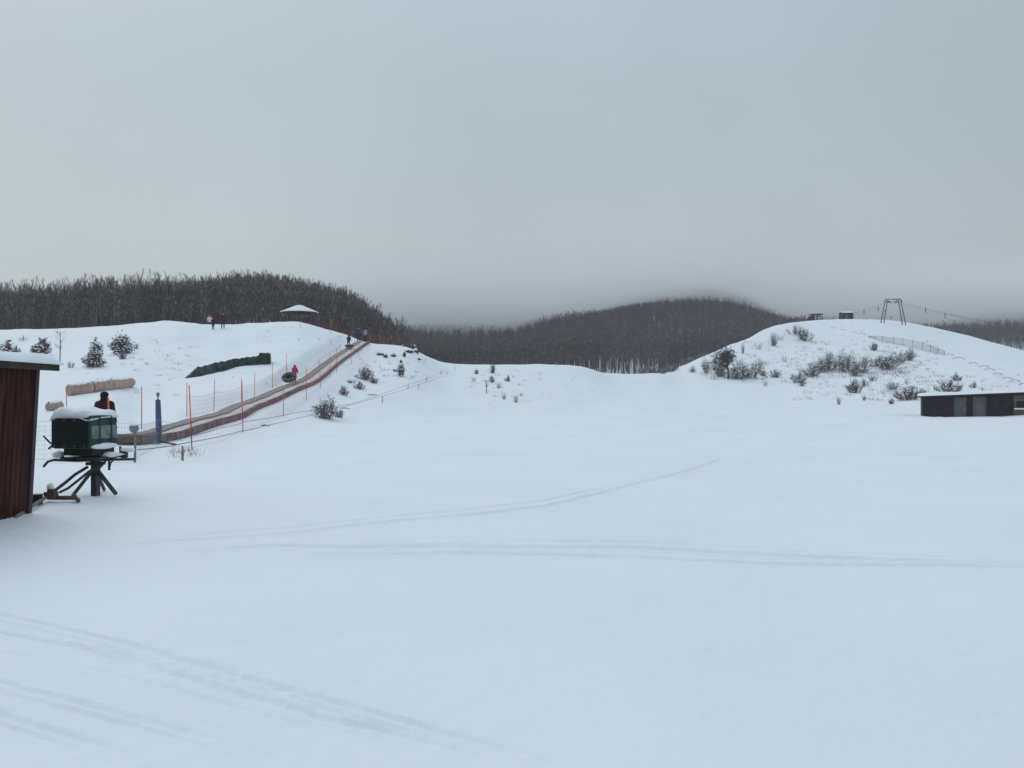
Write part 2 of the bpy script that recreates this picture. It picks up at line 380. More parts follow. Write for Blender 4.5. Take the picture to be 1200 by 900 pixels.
# ------------------------------------------------------------------ snow ground (one sheet) with ski and snowmobile tracks
def px_line(pts): return [(( px - 600) / F * (EYE * F / (py - HOR)), EYE * F / (py - HOR)) for px, py in pts]
TRACKS = [
 ([(-60,708),(0,720),(60,733),(150,757),(250,787),(350,817),(450,843),(550,872),(620,893),(680,915)], 0.022, 0.030),
 ([(-60,732),(0,742),(100,762),(170,785),(240,808),(330,832),(400,850),(460,862),(530,885),(580,905)], 0.029, 0.035),
 ([(-60,785),(0,803),(60,820),(150,845),(230,868),(300,890),(350,908)], 0.023, 0.025),
 ([(130,820),(200,842),(280,868),(350,890),(400,908)], 0.020, 0.025),
 ([(-60,825),(0,843),(60,862),(130,885),(200,910)], 0.027, 0.032),
 ([(45,644),(130,638),(260,628),(350,622),(450,611),(560,603),(640,593),(700,579),(780,559),(860,535)], 0.060, 0.045),
 ([(60,640),(150,634),(260,622),(350,615),(450,605),(560,596),(640,586),(700,573),(780,554)], 0.050, 0.028),
 ([(170,648),(320,638),(420,641),(600,644.5),(750,644),(850,650),(950,655),(1060,658),(1200,660),(1300,662)], 0.075, 0.060),
 ([(300,647),(450,650),(600,652.5),(750,655),(900,662),(1060,664),(1200,665),(1300,666)], 0.050, 0.040),
 ([(480,634),(600,636),(750,637),(850,641),(950,648),(1060,651),(1200,655),(1300,656)], 0.040, 0.025),
 ([(-60,715),(0,727),(100,752),(170,774),(240,797),(330,823),(400,842),(460,857),(540,881),(600,900)], 0.014, 0.016),
 ([(-60,722),(0,733),(100,757),(170,780),(240,803),(330,828),(400,847),(460,861),(530,882),(590,903)], 0.013, 0.012),
 ([(-60,752),(0,765),(100,785),(200,812),(300,842),(380,866),(450,890),(480,902)], 0.016, 0.013),
 ([(-60,797),(0,815),(60,832),(150,857),(230,880),(290,902)], 0.014, 0.016),
 ([(-60,838),(0,856),(60,875),(120,895)], 0.018, 0.019),
 ([(150,815),(230,836),(310,861),(380,882),(430,900)], 0.013, 0.012),]
def carve(X, Y):
    z = np.zeros_like(X)
    for pts, w, dep in TRACKS:
        L = px_line(pts)
        xs = np.array([p[0] for p in L]); ys = np.array([p[1] for p in L])
        d2 = np.full(X.shape, 1e9); sl = np.zeros_like(X); tot = 0
        for k in range(len(L) - 1):
            ax, ay, bx, by = xs[k], ys[k], xs[k+1], ys[k+1]
            l2 = (bx-ax)**2 + (by-ay)**2; t = np.clip(((X-ax)*(bx-ax) + (Y-ay)*(by-ay)) / l2, 0, 1)
            q = (X-ax-t*(bx-ax))**2 + (Y-ay-t*(by-ay))**2
            nl = tot + t * math.sqrt(l2); sl = np.where(q < d2, nl, sl); d2 = np.minimum(d2, q); tot += math.sqrt(l2)
        fade = np.clip(np.minimum(sl, tot - sl) / 2.0, 0, 1)
        if pts[0][0] < 0: fade = np.clip((tot - sl) / 1.0, 0, 1)
        d = np.sqrt(d2) * (1 + .18 * vnoise(X * 2.2, Y * 2.2, 9)); ww = w * (1 + .3 * vnoise(sl / .9, sl * 0, 8))
        z += fade * dep * (-np.exp(-(d / ww) ** 2) + .35 * np.exp(-((d - 2.1 * ww) / (.9 * ww)) ** 2)) * (1 + .35 * vnoise(X * 4, Y * 4, 11))
        z += fade * min(.0065, dep * .18) * np.exp(-(d / (3.2 * ww)) ** 2) * np.clip(vnoise(X * 15, Y * 13, 12) + .5 * vnoise(X * 31, Y * 27, 13), -.4, 1)
    return z
rows = [1.5]
while rows[-1] < 3.4: rows.append(rows[-1] * 1.03)
while rows[-1] < 15: rows.append(rows[-1] * 1.0042)
while rows[-1] < 135: rows.append(rows[-1] * 1.0115)
while rows[-1] < 330: rows.append(rows[-1] * 1.02)
while rows[-1] < 1500: rows.append(rows[-1] * 1.05)
rows = np.array(rows)
us = np.concatenate([np.arange(-2.6, -.72, .06), np.arange(-.70, .7001, .0019), np.arange(.74, 2.65, .06)])
U, YY = np.meshgrid(us, rows); XX = U * YY
ZZ = gz(XX, YY)
near = (YY < 28) & (np.abs(U) < .75)
zz = np.zeros_like(ZZ); zz[near] = carve(XX[near], YY[near]); ZZ += zz
trod = np.exp(-((XX + 8.6) / 4.0) ** 2 - ((YY - 22) / 7.0) ** 2)
ZZ -= trod * .07 * np.clip(vnoise(XX * 2.6, YY * 2.2, 61) - .25, 0, 1) * (YY < 34)
# a little rough trodden snow between the two nearest ruts, and a few dimples
rough = np.exp(-((YY - 5.2 - .0 * XX) / 2.2) ** 2) * np.exp(-((XX + 1.6) / 1.6) ** 2)
ZZ += rough * .004 * (vnoise(XX * 6, YY * 6, 21) + .6 * vnoise(XX * 13, YY * 13, 22)) * near
nr, nc = ZZ.shape
verts = np.stack([XX, YY, ZZ], -1).reshape(-1, 3)
idx = np.arange(nr * nc).reshape(nr, nc)
quads = np.stack([idx[:-1, :-1], idx[:-1, 1:], idx[1:, 1:], idx[1:, :-1]], -1).reshape(-1, 4)
me = bpy.data.meshes.new('snow_ground')
back = np.array([[-400, -200, 0], [400, -200, 0]])
nv = len(verts); allv = np.vstack([verts, back])
ftail = [(nv, nv + 1, int(idx[0, -1]), int(idx[0, 0]))]
nf = len(quads)
me.vertices.add(len(allv)); me.vertices.foreach_set('co', allv.ravel())
extra = [[nv, nv + 1] + [int(i) for i in idx[0, ::-1]]]
left_extra = [[nv] + [int(i) for i in idx[::1, 0]]]; right_extra = [[nv + 1] + [int(i) for i in idx[::-1, -1]]]
ex = extra
me.loops.add(nf * 4 + sum(len(p) for p in ex))
me.loops.foreach_set('vertex_index', np.concatenate([quads.ravel()] + [np.array(p) for p in ex]))
me.polygons.add(nf + len(ex))
starts = list(range(0, nf * 4, 4)); t = nf * 4
for p in ex: starts.append(t); t += len(p)
me.polygons.foreach_set('loop_start', starts)
me.polygons.foreach_set('use_smooth', [True] * (nf + len(ex)))
me.materials.append(M['snow']); me.update(calc_edges=True); me.validate()
go = bpy.data.objects.new('snow_ground', me); COL.objects.link(go)
tag(go, 'snow covered field rising to white hills with ski and snowmobile tracks', 'ground', kind='structure')

# ------------------------------------------------------------------ bare winter trees
def beech(seed, h=12.6):
    rr = random.Random(seed); T = MB(); C = MB()
    lean = Vector((rr.uniform(-.05, .05), rr.uniform(-.05, .05), 1)); bend = rr.uniform(-.4, .4)
    def tp(t): return Vector((lean.x * h * t + bend * math.sin(t * 3), lean.y * h * t + bend * .6 * math.sin(t * 2.3), h * t))
    r0 = rr.uniform(.12, .19)
    T.path([tp(t) for t in (-.02, .2, .45, .7, .84)], [r0, r0 * .85, r0 * .65, r0 * .4, r0 * .2], n=5)
    def twigs(p, d, n, L):
        for _ in range(n):
            q = d + Vector((rr.gauss(0, .55), rr.gauss(0, .55), rr.gauss(.28, .35)))
            q.normalize(); l = L * rr.uniform(.5, 1.2)
            snow = rr.random() < .035
            C.blade(p, p + q * l, .016 if snow else .0085, 2 if snow else 1)
    nl = rr.randint(15, 20); lo = rr.uniform(.22, .42)
    for i in range(nl):
        t = lo + (1 - lo) * .9 * (i / nl) + rr.uniform(-.02, .02); a = rr.uniform(0, 6.28)
        L = h * rr.uniform(.14, .24) * (1.10 - .58 * t) * 1.3
        d = Vector((math.cos(a), math.sin(a), rr.uniform(.9, 1.9))).normalized()
        p0 = tp(t); p1 = p0 + d * L * .55; d2 = (d + Vector((rr.gauss(0, .2), rr.gauss(0, .2), .45))).normalized(); p2 = p1 + d2 * L * .55
        C.path([p0, p1, p2], [r0 * .27 * (1.2 - t), r0 * .15 * (1.2 - t), .010], n=3, caps=False, mi=1)
        for s in (.3, .55, .8, 1.0):
            twigs(p0.lerp(p1, s), d, 8, L * .5)
        for s in (.3, .6, .85, 1.0):
            twigs(p1.lerp(p2, s), d2, 13, L * .42)
    for s in (.8, .86, .92, .97):
        twigs(tp(s * .90), Vector((rr.gauss(0, .5), rr.gauss(0, .5), .35)), 12, h * .085)
    # thin understorey sprays low on the stem
    for s in (.04, .08, .12, .16, .2, .25, .3):
        twigs(tp(s), Vector((rr.gauss(0, 1), rr.gauss(0, 1), .3)).normalized(), 3, 1.6)
    return T, C
MATS_T = [M['bark'], M['twig'], M['snowcap']]
variants = []
tree_lib = bpy.data.collections.new('tree_library')
for k in range(8):
    T, C = beech(100 + k)
    variants.append((T.mesh('trunk', MATS_T), C.mesh('crown', MATS_T)))
    J = MB(); J.add(T.v, T.f, 0)
    o = len(J.v); J.v += C.v; J.f += [tuple(i + o for i in f) for f in C.f]; J.m += C.m
    ob = bpy.data.objects.new('tree_%c' % (97 + k), J.mesh('winter_tree', MATS_T)); tree_lib.objects.link(ob)

def in_poly_left(X, Y):
    u = X / Y; px = 600 + u * F
    return (px < 476 - 0.10 * np.maximum(0, Y - 215)) & (Y > 180 + 6 * vnoise(X / 14, Y * 0, 31)) & (Y < 285)
def in_centre(X, Y):
    px = 600 + X / Y * F
    yf = np.interp(px, [200, 480, 560, 690, 712, 760, 800, 850, 950, 1100, 1300], [330, 245, 250, 268, 268, 272, 276, 286, 335, 375, 375])
    return (px > 330) & (Y > yf + 5 * vnoise(X / 11, Y * 0, 32)) & (Y < 640) & ~in_poly_left(X, Y)
def jgrid(x0, x1, y0, y1, st):
    gx, gy = np.meshgrid(np.arange(x0, x1, st), np.arange(y0, y1, st))
    gx = gx + rng.uniform(-.5, .5, gx.shape) * st; gy = gy + rng.uniform(-.5, .5, gy.shape) * st
    return gx.ravel(), gy.ravel()
lx, ly = jgrid(-230, 0, 172, 290, 2.5); k = in_poly_left(lx, ly) & (lx / ly > -.85); lx, ly = lx[k], ly[k]
cx, cy = jgrid(-130, 520, 220, 645, 3.5); k = in_centre(cx, cy) & (cx / cy < .85); cx, cy = cx[k], cy[k]
ex_, ey_ = jgrid(-130, 260, 220, 345, 3.3); exp_ = 600 + ex_ / ey_ * F                # denser outer rows
k = in_centre(ex_, ey_) & (ey_ < 322) & ((exp_ < 705) | (exp_ > 772)) & (exp_ < 930); cx, cy = np.r_[cx, ex_[k]], np.r_[cy, ey_[k]]
def heights(X, Y): return np.clip(.93 + .07 * vnoise(X / 17, Y / 17, 41) + rng.normal(0, .032, X.shape), .62, 1.22)
lh, ch = heights(lx, ly), heights(cx, cy)
lz, cz = gz(lx, ly), gz(cx, cy)
def pick(X, Y, n, pa, pb):
    px = 600 + X / Y * F; o = np.argsort(Y); o = o[(px[o] > pa) & (px[o] < pb)]
    # the row nearest the camera first
    score = Y + 0
    return o[:n]
li = pick(lx, ly, 210, -6, 474); ci = pick(cx, cy, 85, 690, 812)
FOREST_L = 'bare winter trees in the front rows of the wood behind the left hill'
FOREST_C = 'bare winter trees at the foot of the wooded hill behind the snowfield'
def plant(X, Y, Z, S, label, group):
    v = random.randrange(8); a = random.uniform(0, 6.28)
    r = thing('winter_tree', label, 'tree', (X, Y, Z - .15), a, group); r.scale = (S, S, S)
    for nm, me_ in zip(('trunk', 'crown'), variants[v]):
        c = bpy.data.objects.new(nm, me_); COL.objects.link(c); c.parent = r
for i in li: plant(lx[i], ly[i], lz[i], lh[i], 'bare brown tree in the front rows of the wood behind the left snow hill', FOREST_L)
for i in ci: plant(cx[i], cy[i], cz[i], ch[i], 'bare thin trunked tree at the foot of the dark wood beyond the snowfield gap', FOREST_C)
ng = bpy.data.node_groups.new('wood_scatter', 'GeometryNodeTree')
ng.interface.new_socket('Geometry', in_out='INPUT', socket_type='NodeSocketGeometry')
ng.interface.new_socket('Geometry', in_out='OUTPUT', socket_type='NodeSocketGeometry')
gi = ng.nodes.new('NodeGroupInput'); gout = ng.nodes.new('NodeGroupOutput')
iop = ng.nodes.new('GeometryNodeInstanceOnPoints'); ciN = ng.nodes.new('GeometryNodeCollectionInfo')
ciN.inputs['Collection'].default_value = tree_lib; ciN.inputs['Separate Children'].default_value = True; ciN.inputs['Reset Children'].default_value = True
def named(nm, ty):
    n = ng.nodes.new('GeometryNodeInputNamedAttribute'); n.data_type = ty; n.inputs['Name'].default_value = nm; return n.outputs['Attribute']
cmb = ng.nodes.new('ShaderNodeCombineXYZ'); ng.links.new(named('turn', 'FLOAT'), cmb.inputs['Z'])
ng.links.new(gi.outputs[0], iop.inputs['Points']); ng.links.new(ciN.outputs[0], iop.inputs['Instance'])
iop.inputs['Pick Instance'].default_value = True
ng.links.new(named('kind_index', 'INT'), iop.inputs['Instance Index']); ng.links.new(cmb.outputs[0], iop.inputs['Rotation'])
ng.links.new(named('size', 'FLOAT'), iop.inputs['Scale']); ng.links.new(iop.outputs[0], gout.inputs[0])
def wood(name, X, Y, Z, S, label):
    n = len(X); m = bpy.data.meshes.new(name); m.vertices.add(n)
    m.vertices.foreach_set('co', np.stack([X, Y, Z - .15], -1).ravel().astype(np.float32))
    for nm, ty, val in (('turn', 'FLOAT', rng.uniform(0, 6.28, n)), ('size', 'FLOAT', S), ('kind_index', 'INT', rng.integers(0, 8, n))):
        at_ = m.attributes.new(nm, ty, 'POINT'); at_.data.foreach_set('value', val.astype(np.int32 if ty == 'INT' else np.float32))
    o = bpy.data.objects.new(name, m); COL.objects.link(o)
    md = o.modifiers.new('scatter', 'NODES'); md.node_group = ng
    tag(o, label, 'wood', kind='stuff')
keep = np.ones(len(lx), bool); keep[li] = False
wood('far_woods', lx[keep], ly[keep], lz[keep], lh[keep], 'dense bare brown wood on the rise behind the left snow hill')
keep = np.ones(len(cx), bool); keep[ci] = False
wood('far_woods', cx[keep], cy[keep], cz[keep], ch[keep], 'dark bare wood covering the far hills under the low cloud')
print('TREES', len(lx), len(cx))

# ------------------------------------------------------------------ low cloud on the far hilltops
def cloud():
    nx, ny = 70, 50
    xs = np.linspace(-330, 760, nx); ys = np.linspace(350, 1000, ny)
    X, Y = np.meshgrid(xs, ys)
    ex = np.clip(np.minimum((X + 330) / 260, (760 - X) / 150), 0, 1); ey = np.clip(np.minimum((Y - 350) / 90, (1000 - Y) / 150), 0, 1)
    px = X / Y * F + 600
    ex = np.minimum(ex, np.clip((px - 290) / 200, 0, 1))
    s = ex * ex * (3 - 2 * ex) * ey * ey * (3 - 2 * ey)
    low = np.interp(px, [300, 480, 560, 640, 760, 830, 900, 1000, 1100, 1250], [33, 33, 31, 40, 49.5, 51.5, 45, 32, 27, 29])
    bot = low + 3.0 * vnoise(X / 60, Y / 60, 51) + 2.0 * vnoise(X / 23, Y / 23, 52)
    top = 82 + 0 * bot
    B = top - np.maximum((top - bot) * s, .05)
    v = np.concatenate([np.stack([X, Y, B], -1).reshape(-1, 3), np.stack([X, Y, top], -1).reshape(-1, 3)])
    f = []; N = nx * ny; I = lambda i, j: i * nx + j
    for i in range(ny - 1):
        for j in range(nx - 1):
            f.append((I(i, j), I(i+1, j), I(i+1, j+1), I(i, j+1)))
            f.append((N+I(i, j), N+I(i, j+1), N+I(i+1, j+1), N+I(i+1, j)))
    for j in range(nx - 1):
        f.append((I(0, j), I(0, j+1), N+I(0, j+1), N+I(0, j))); f.append((I(ny-1, j+1), I(ny-1, j), N+I(ny-1, j), N+I(ny-1, j+1)))
    for i in range(ny - 1):
        f.append((I(i+1, 0), I(i, 0), N+I(i, 0), N+I(i+1, 0))); f.append((I(i, nx-1), I(i+1, nx-1), N+I(i+1, nx-1), N+I(i, nx-1)))
    m = bpy.data.meshes.new('low_cloud'); m.from_pydata([tuple(p) for p in v], [], f); m.update()
    o = bpy.data.objects.new('low_cloud', m); COL.objects.link(o)
    tag(o, 'grey low cloud resting on the wooded hilltops', 'cloud', kind='stuff')
    return o
CLOUD_DENSITY = .048; HAZE_DENSITY = .0003
def volmat(name, col, dens):
    m = bpy.data.materials.new(name); m.use_nodes = True; nt = m.node_tree; nt.nodes.clear()
    out = nt.nodes.new('ShaderNodeOutputMaterial'); pv = nt.nodes.new('ShaderNodeVolumePrincipled')
    pv.inputs['Color'].default_value = (*col, 1); pv.inputs['Density'].default_value = dens; pv.inputs['Anisotropy'].default_value = 0.0
    nt.links.new(pv.outputs[0], out.inputs['Volume']); return m
cl = cloud()
cm = volmat('cloud_vapour', (.985, .99, .992), .03); cl.data.materials.append(cm)
cnt = cm.node_tree; pv_ = next(n for n in cnt.nodes if n.type == 'PRINCIPLED_VOLUME')
geo = cnt.nodes.new('ShaderNodeNewGeometry'); sx = cnt.nodes.new('ShaderNodeSeparateXYZ'); cnt.links.new(geo.outputs['Position'], sx.inputs[0])
def mrange(src, a, b, c, d):
    n = cnt.nodes.new('ShaderNodeMapRange'); n.interpolation_type = 'SMOOTHSTEP'
    for k_, v_ in zip(range(1, 5), (a, b, c, d)): n.inputs[k_].default_value = v_
    cnt.links.new(src, n.inputs[0]); return n.outputs[0]
def mmul(a, b):
    n = cnt.nodes.new('ShaderNodeMath'); n.operation = 'MULTIPLY'; cnt.links.new(a, n.inputs[0]); cnt.links.new(b, n.inputs[1]); return n.outputs[0]
nz = cnt.nodes.new('ShaderNodeTexNoise'); nz.inputs['Scale'].default_value = .018; nz.inputs['Detail'].default_value = 2
cnt.links.new(geo.outputs['Position'], nz.inputs['Vector'])
dens_ = mmul(mmul(mrange(sx.outputs['Z'], 46, 80, CLOUD_DENSITY, 0.0), mrange(sx.outputs['Y'], 350, 440, 0.0, 1.0)), mrange(nz.outputs[0], .3, .7, .55, 1.35))
cnt.links.new(dens_, pv_.inputs['Density'])

hzb = MB(); hzb.box((0, 650, 51), (8400, 1760, 110)); hz_o = hzb.build('haze', volmat('haze_air', (.96, .97, .98), HAZE_DENSITY))
tag(hz_o, 'thin cold haze over the snowfield and hills', 'haze', kind='stuff')

# ------------------------------------------------------------------ conveyor for tubers up the left slope
def lateral(i):
    d = CP[min(i+1, len(CP)-1)] - CP[max(i-1, 0)]; d.z = 0; d.normalize(); return Vector((-d.y, d.x, 0))
BASE = CP[0].copy()
conv = thing('conveyor_belt', 'long brown conveyor belt climbing the snowy left slope from the blue post to the hilltop', 'conveyor', BASE)
def loft(name, l0, l1, z0, z1, m):
    b = MB()
    for i, p in enumerate(CP):
        n = lateral(i); wob = .015 * math.sin(i * 1.7)
        for l, z in ((l0, z0), (l1, z0), (l1, z1), (l0, z1)): b.v.append(tuple(p - BASE + n * l + Vector((0, 0, z + wob))))
    for i in range(len(CP) - 1):
        for k in range(4):
            q = (k + 1) % 4; b.f.append((4*i+k, 4*i+q, 4*i+4+q, 4*i+4+k)); b.m.append(0)
    b.f += [(3, 2, 1, 0), tuple(4*(len(CP)-1)+k for k in range(4))]; b.m += [0, 0]
    return b.build(name, m, conv)
loft('side_skirt', 0, .14, -.15, .27, M['skirt']); loft('walkway', .143, .85, -.15, .20, M['walkway'])
loft('belt', .853, 1.45, -.15, .27, M['belt']); loft('edge_rail', 1.453, 1.55, -.15, .18, M['rust'])
d0 = (CP[1] - CP[0]); d0.z = 0; d0.normalize(); yaw0 = math.atan2(d0.y, d0.x)
b = MB(); n0 = lateral(0)
c = -d0 * .55 + n0 * .75 + Vector((0, 0, .16))
b.box(c, (1.05, 1.5, .34), 0, yaw0)
o = b.build('drive_housing', M['skirt'], conv); bevel(o, .04)
b = MB(); r0 = -d0 * 1.12 + n0 * .05 + Vector((0, 0, .16)); b.path([r0, r0 + n0 * 1.4], .19, 12); b.build('end_roller', M['rust'], conv, smooth=False)
b = MB()
pl = [spot(134, 515, 40), spot(146, 515.5, 40), spot(160, 515, 40), spot(176, 513, 40)]
for p in pl: b.v += [tuple(p - BASE + Vector((0, .35, .02))), tuple(p - BASE + Vector((0, -.35, .02))), tuple(p - BASE + Vector((0, -.35, .07))), tuple(p - BASE + Vector((0, .35, .07)))]
for i in range(3):
    for k in range(4): q = (k+1) % 4; b.f.append((4*i+k, 4*i+q, 4*i+4+q, 4*i+4+k)); b.m.append(0)
b.f += [(3,2,1,0), (12,13,14,15)]; b.m += [0,0]
b.build('loading_mat', M['belt'], conv)
b = MB(); q = BASE
b.path([-d0 * .3 - n0 * .1 + Vector((0,0,.1)), -d0 * .8 - n0 * 1.0 + Vector((0, 0, .0))], .03, 6); b.build('support_strut', M['rust'], conv)
def on_belt(i, l, dz=0.27): return CP[i] + lateral(i) * l + Vector((0, 0, dz))
def belt_at(px):
    return min(range(len(CP)), key=lambda i: abs(600 + F * (CP[i] + lateral(i) * 1.15).x / (CP[i] + lateral(i) * 1.15).y - px))

# ------------------------------------------------------------------ people
def make_person(label, loc, yaw, H, jacket, trousers, hatm, pose='stand', bulk=1.0, child=False, group=None, hood=False):
    hood = hood or child
    root = thing('person', label, 'person', loc, yaw, group)
    s = H / 1.75; hs = 1.14 if child else 1.0
    J = {}
    def j(n, x, y, z, rx, ry=None): J[n] = (Vector((x, y, z)), (rx, ry or rx))
    lean = .10 if pose in ('ride', 'lean') else 0
    j('pel', 0, .01, .95, .155, .12); j('waist', 0, .005 - lean*.3, 1.12, .14, .11); j('chest', 0, -lean, 1.33, .165, .12)
    j('neck', 0, -lean*1.2, 1.49, .058); j('chin', 0, -lean*1.25 - .015, 1.565, .066, .075); j('skull', 0, -lean*1.25, 1.66, .083*hs, .098*hs); j('crown', 0, -lean*1.25 + .01, 1.70, .06*hs, .07*hs)
    for sd, nm in ((-1, 'l'), (1, 'r')):
        j('sh'+nm, .18*sd, -lean, 1.41, .072)
        if pose == 'ride': el, wr, ha = (.25*sd, -.05-lean, 1.16), (.22*sd, -.30, 1.02), (.20*sd, -.36, .98)
        elif pose == 'point' and sd > 0: el, wr, ha = (.36*sd, -.10, 1.25), (.48*sd, -.28, 1.20), (.52*sd, -.34, 1.19)
        elif pose == 'lean': el, wr, ha = (.26*sd, -.08, 1.15), (.20*sd, -.30, 1.08), (.18*sd, -.38, 1.06)
        else: el, wr, ha = (.245*sd, .02, 1.15), (.27*sd, -.07, .92), (.275*sd, -.09, .84)
        j('el'+nm, *el, .052); j('wr'+nm, *wr, .038); j('ha'+nm, *ha, .036, .022)
        st = .03 if pose == 'walk' else 0
        j('hip'+nm, .10*sd, .01, .90, .105); j('kn'+nm, .115*sd, -.02 - st*4*sd, .50, .066); j('an'+nm, .12*sd, .02 - st*5*sd, .10, .05); j('to'+nm, .135*sd, -.16 - st*5*sd, .045, .045, .035)
    names = list(J); ix = {n: i for i, n in enumerate(names)}
    E = [('pel','waist'),('waist','chest'),('chest','neck'),('neck','chin'),('chin','skull'),('skull','crown')]
    for nm in 'lr': E += [('chest','sh'+nm),('sh'+nm,'el'+nm),('el'+nm,'wr'+nm),('wr'+nm,'ha'+nm),('pel','hip'+nm),('hip'+nm,'kn'+nm),('kn'+nm,'an'+nm),('an'+nm,'to'+nm)]
    me = bpy.data.meshes.new('body_tmp'); me.from_pydata([J[n][0] * s for n in names], [(ix[a], ix[c]) for a, c in E], []); me.update()
    ob = bpy.data.objects.new('body_tmp', me); COL.objects.link(ob)
    sk = ob.modifiers.new('skin', 'SKIN')
    for i, n in enumerate(names):
        v = me.skin_vertices[0].data[i]; v.radius = (J[n][1][0] * s * (bulk if n in ('pel','waist','chest','shl','shr','ell','elr','hipl','hipr','knl','knr') else 1), J[n][1][1] * s * (bulk if n in ('pel','waist','chest','shl','shr','ell','elr','hipl','hipr','knl','knr') else 1)); v.use_root = (n == 'pel')
    sb = ob.modifiers.new('sub', 'SUBSURF'); sb.levels = 2; sb.render_levels = 2
    bpy.context.view_layer.update(); dg = bpy.context.evaluated_depsgraph_get()
    em = bpy.data.meshes.new_from_object(ob.evaluated_get(dg)); bpy.data.objects.remove(ob)
    # body: one surface, with trousers, skin and gloves; five fingers grown on each hand
    for m in (trousers, M['skin'], M['c_black']): em.materials.append(m)
    bm = bmesh.new(); bm.from_mesh(em); bm.normal_update()
    zn = J['neck'][0].z * s
    hands = [J['hal'][0] * s, J['har'][0] * s]; wrs = [J['wrl'][0] * s, J['wrr'][0] * s]
    jf = []
    for f in bm.faces:
        c = f.calc_center_median(); f.smooth = True
        nearhand = any((c - (h * .6 + w * .4)).length < .085 * s for h, w in zip(hands, wrs))
        if c.z > zn + (.07 if hood else .02) * s and (Vector((c.x, c.y, 0)) - Vector((0, J['neck'][0].y * s, 0))).length < .16 * s: f.material_index = 1
        elif nearhand or c.z < .14 * s: f.material_index = 2
        else: f.material_index = 0
        arm = abs(c.x) > .165 * s and c.z > .8 * s
        if (c.z > .80 * s or arm) and f.material_index == 0: jf.append(f)
    jb = MB(); vm = {}
    off = .022 * s * bulk
    for f in jf:
        ids = []
        for v in f.verts:
            if v.index not in vm: vm[v.index] = len(jb.v); jb.v.append(tuple(v.co + v.normal * off))
            ids.append(vm[v.index])
        jb.f.append(tuple(ids)); jb.m.append(0)
    bm.to_mesh(em); bm.free()
    fb = MB(); fb.v = [tuple(v.co) for v in em.vertices]; fb.f = [tuple(p.vertices) for p in em.polygons]; fb.m = [p.material_index for p in em.polygons]
    for h, w in zip(hands, wrs):
        d = (h - w).normalized(); sdv = d.orthogonal().normalized(); up = d.cross(sdv)
        for k, (o_, L) in enumerate(((-1.5, .065), (-.5, .075), (.5, .07), (1.5, .055))):
            p = h + sdv * o_ * .017 * s; fb.path([p - d * .02 * s, p + d * (L * .55) * s, p + d * L * s + up * .02 * s], [.011 * s, .010 * s, .006 * s], 6, 2)
        t0 = h - d * .045 * s + sdv * -.025 * s; fb.path([t0, t0 + (d * .6 - sdv).normalized() * .05 * s], [.013 * s, .008 * s], 6, 2)
    hy = J['skull'][0].y
    fb.blob(Vector((0, hy - .108*hs, 1.625)) * s, (.013*s, .02*s, .018*s), 1, 1, 0)          # nose
    body = fb.build('body', [trousers, M['skin'], M['c_black']], root, smooth=True)
    jb.build('jacket', jacket, root, smooth=True)
    fc = MB()
    for sd in (-1, 1): fc.blob(Vector((.032*sd, hy - .093*hs, 1.648)) * s, (.012*s, .008*s, .009*s), 0, 1, 0)
    fc.box(Vector((0, hy - .092*hs, 1.583)) * s, (.045*s, .012*s, .009*s), 1)
    fc.build('face', [M['c_black'], M['c_red']], root)
    hb = MB(); hb.blob(Vector((0, hy + .005, 1.685)) * s, (.103*hs*s, .118*hs*s, .085*hs*s), 0, 2, .02)
    if hood: hb.path([Vector((0, hy + .03, 1.50)) * s, Vector((0, hy + .018, 1.585)) * s, Vector((0, hy + .014, 1.66)) * s], [.105*hs*s, .088*hs*s, .106*hs*s], 12, 0, False)
    hb.build('hat', hatm, root, smooth=True)
    return root
FACE_AWAY = math.pi
p = ground(122.5, 23)
make_person('person in a dark plum jacket and black hat standing behind the green covered machine', p, R(165), 1.76, M['c_plumdark'], M['c_black'], M['c_black'], 'stand', bulk=1.4, hood=True)
i = belt_at(343.5)
make_person('child in a bright pink snowsuit riding up the conveyor behind a big tube', on_belt(i, 1.10), R(170), 1.34, M['c_pink'], M['c_pink'], M['c_pink'], 'ride', 1.25, True)
def snow_tube(label, loc, R_, tilt, rz, mcol):
    t = thing('snow_tube', label, 'snow tube', loc, rz)
    b = MB(); n, k = 28, 12; r = R_ * .29; Rm = R_ - r
    for a in range(n):
        A = 2*math.pi*a/n
        for c in range(k):
            B = 2*math.pi*c/k; rr_ = Rm + r*math.cos(B); b.v.append((rr_*math.cos(A), rr_*math.sin(A), r*.85*math.sin(B) + r*.85))
    for a in range(n):
        for c in range(k):
            b.f.append((a*k+c, ((a+1)%n)*k+c, ((a+1)%n)*k+(c+1)%k, a*k+(c+1)%k)); b.m.append(0)
    ring = b.build('ring', mcol, t, smooth=True); ring.rotation_euler.x = tilt
    b = MB(); b.path([(0,0,r*.35), (0,0,r*.6)], R_ - r*1.2, 20); s_ = b.build('seat_base', M['rubberdark'], t); s_.rotation_euler.x = tilt
    b = MB(); 
    for sd in (-1, 1): b.path([(sd*(Rm-.12), -.08, r*1.6), (sd*Rm, -.10, r*1.85), (sd*(Rm+.12), -.08, r*1.6)], .018, 5)
    h_ = b.build('handle', M['c_black'], t); h_.rotation_euler.x = tilt
    return t
q = on_belt(i, 1.16) + Vector((-.10, -.95, -.02))
snow_tube('large grey green snow tube on the conveyor in front of the child in pink', q + Vector((.06, 0, .33)), .54, R(42), 0, M['rubber'])
i = belt_at(409.5)
make_person('small figure in dark clothing standing by a tube near the top of the conveyor', on_belt(i, 1.2), R(170), 1.32, M['c_plum'], M['c_black'], M['c_black'], 'ride', 1.1, True)
q = on_belt(i, 1.1) + Vector((.12, -.75, 0))
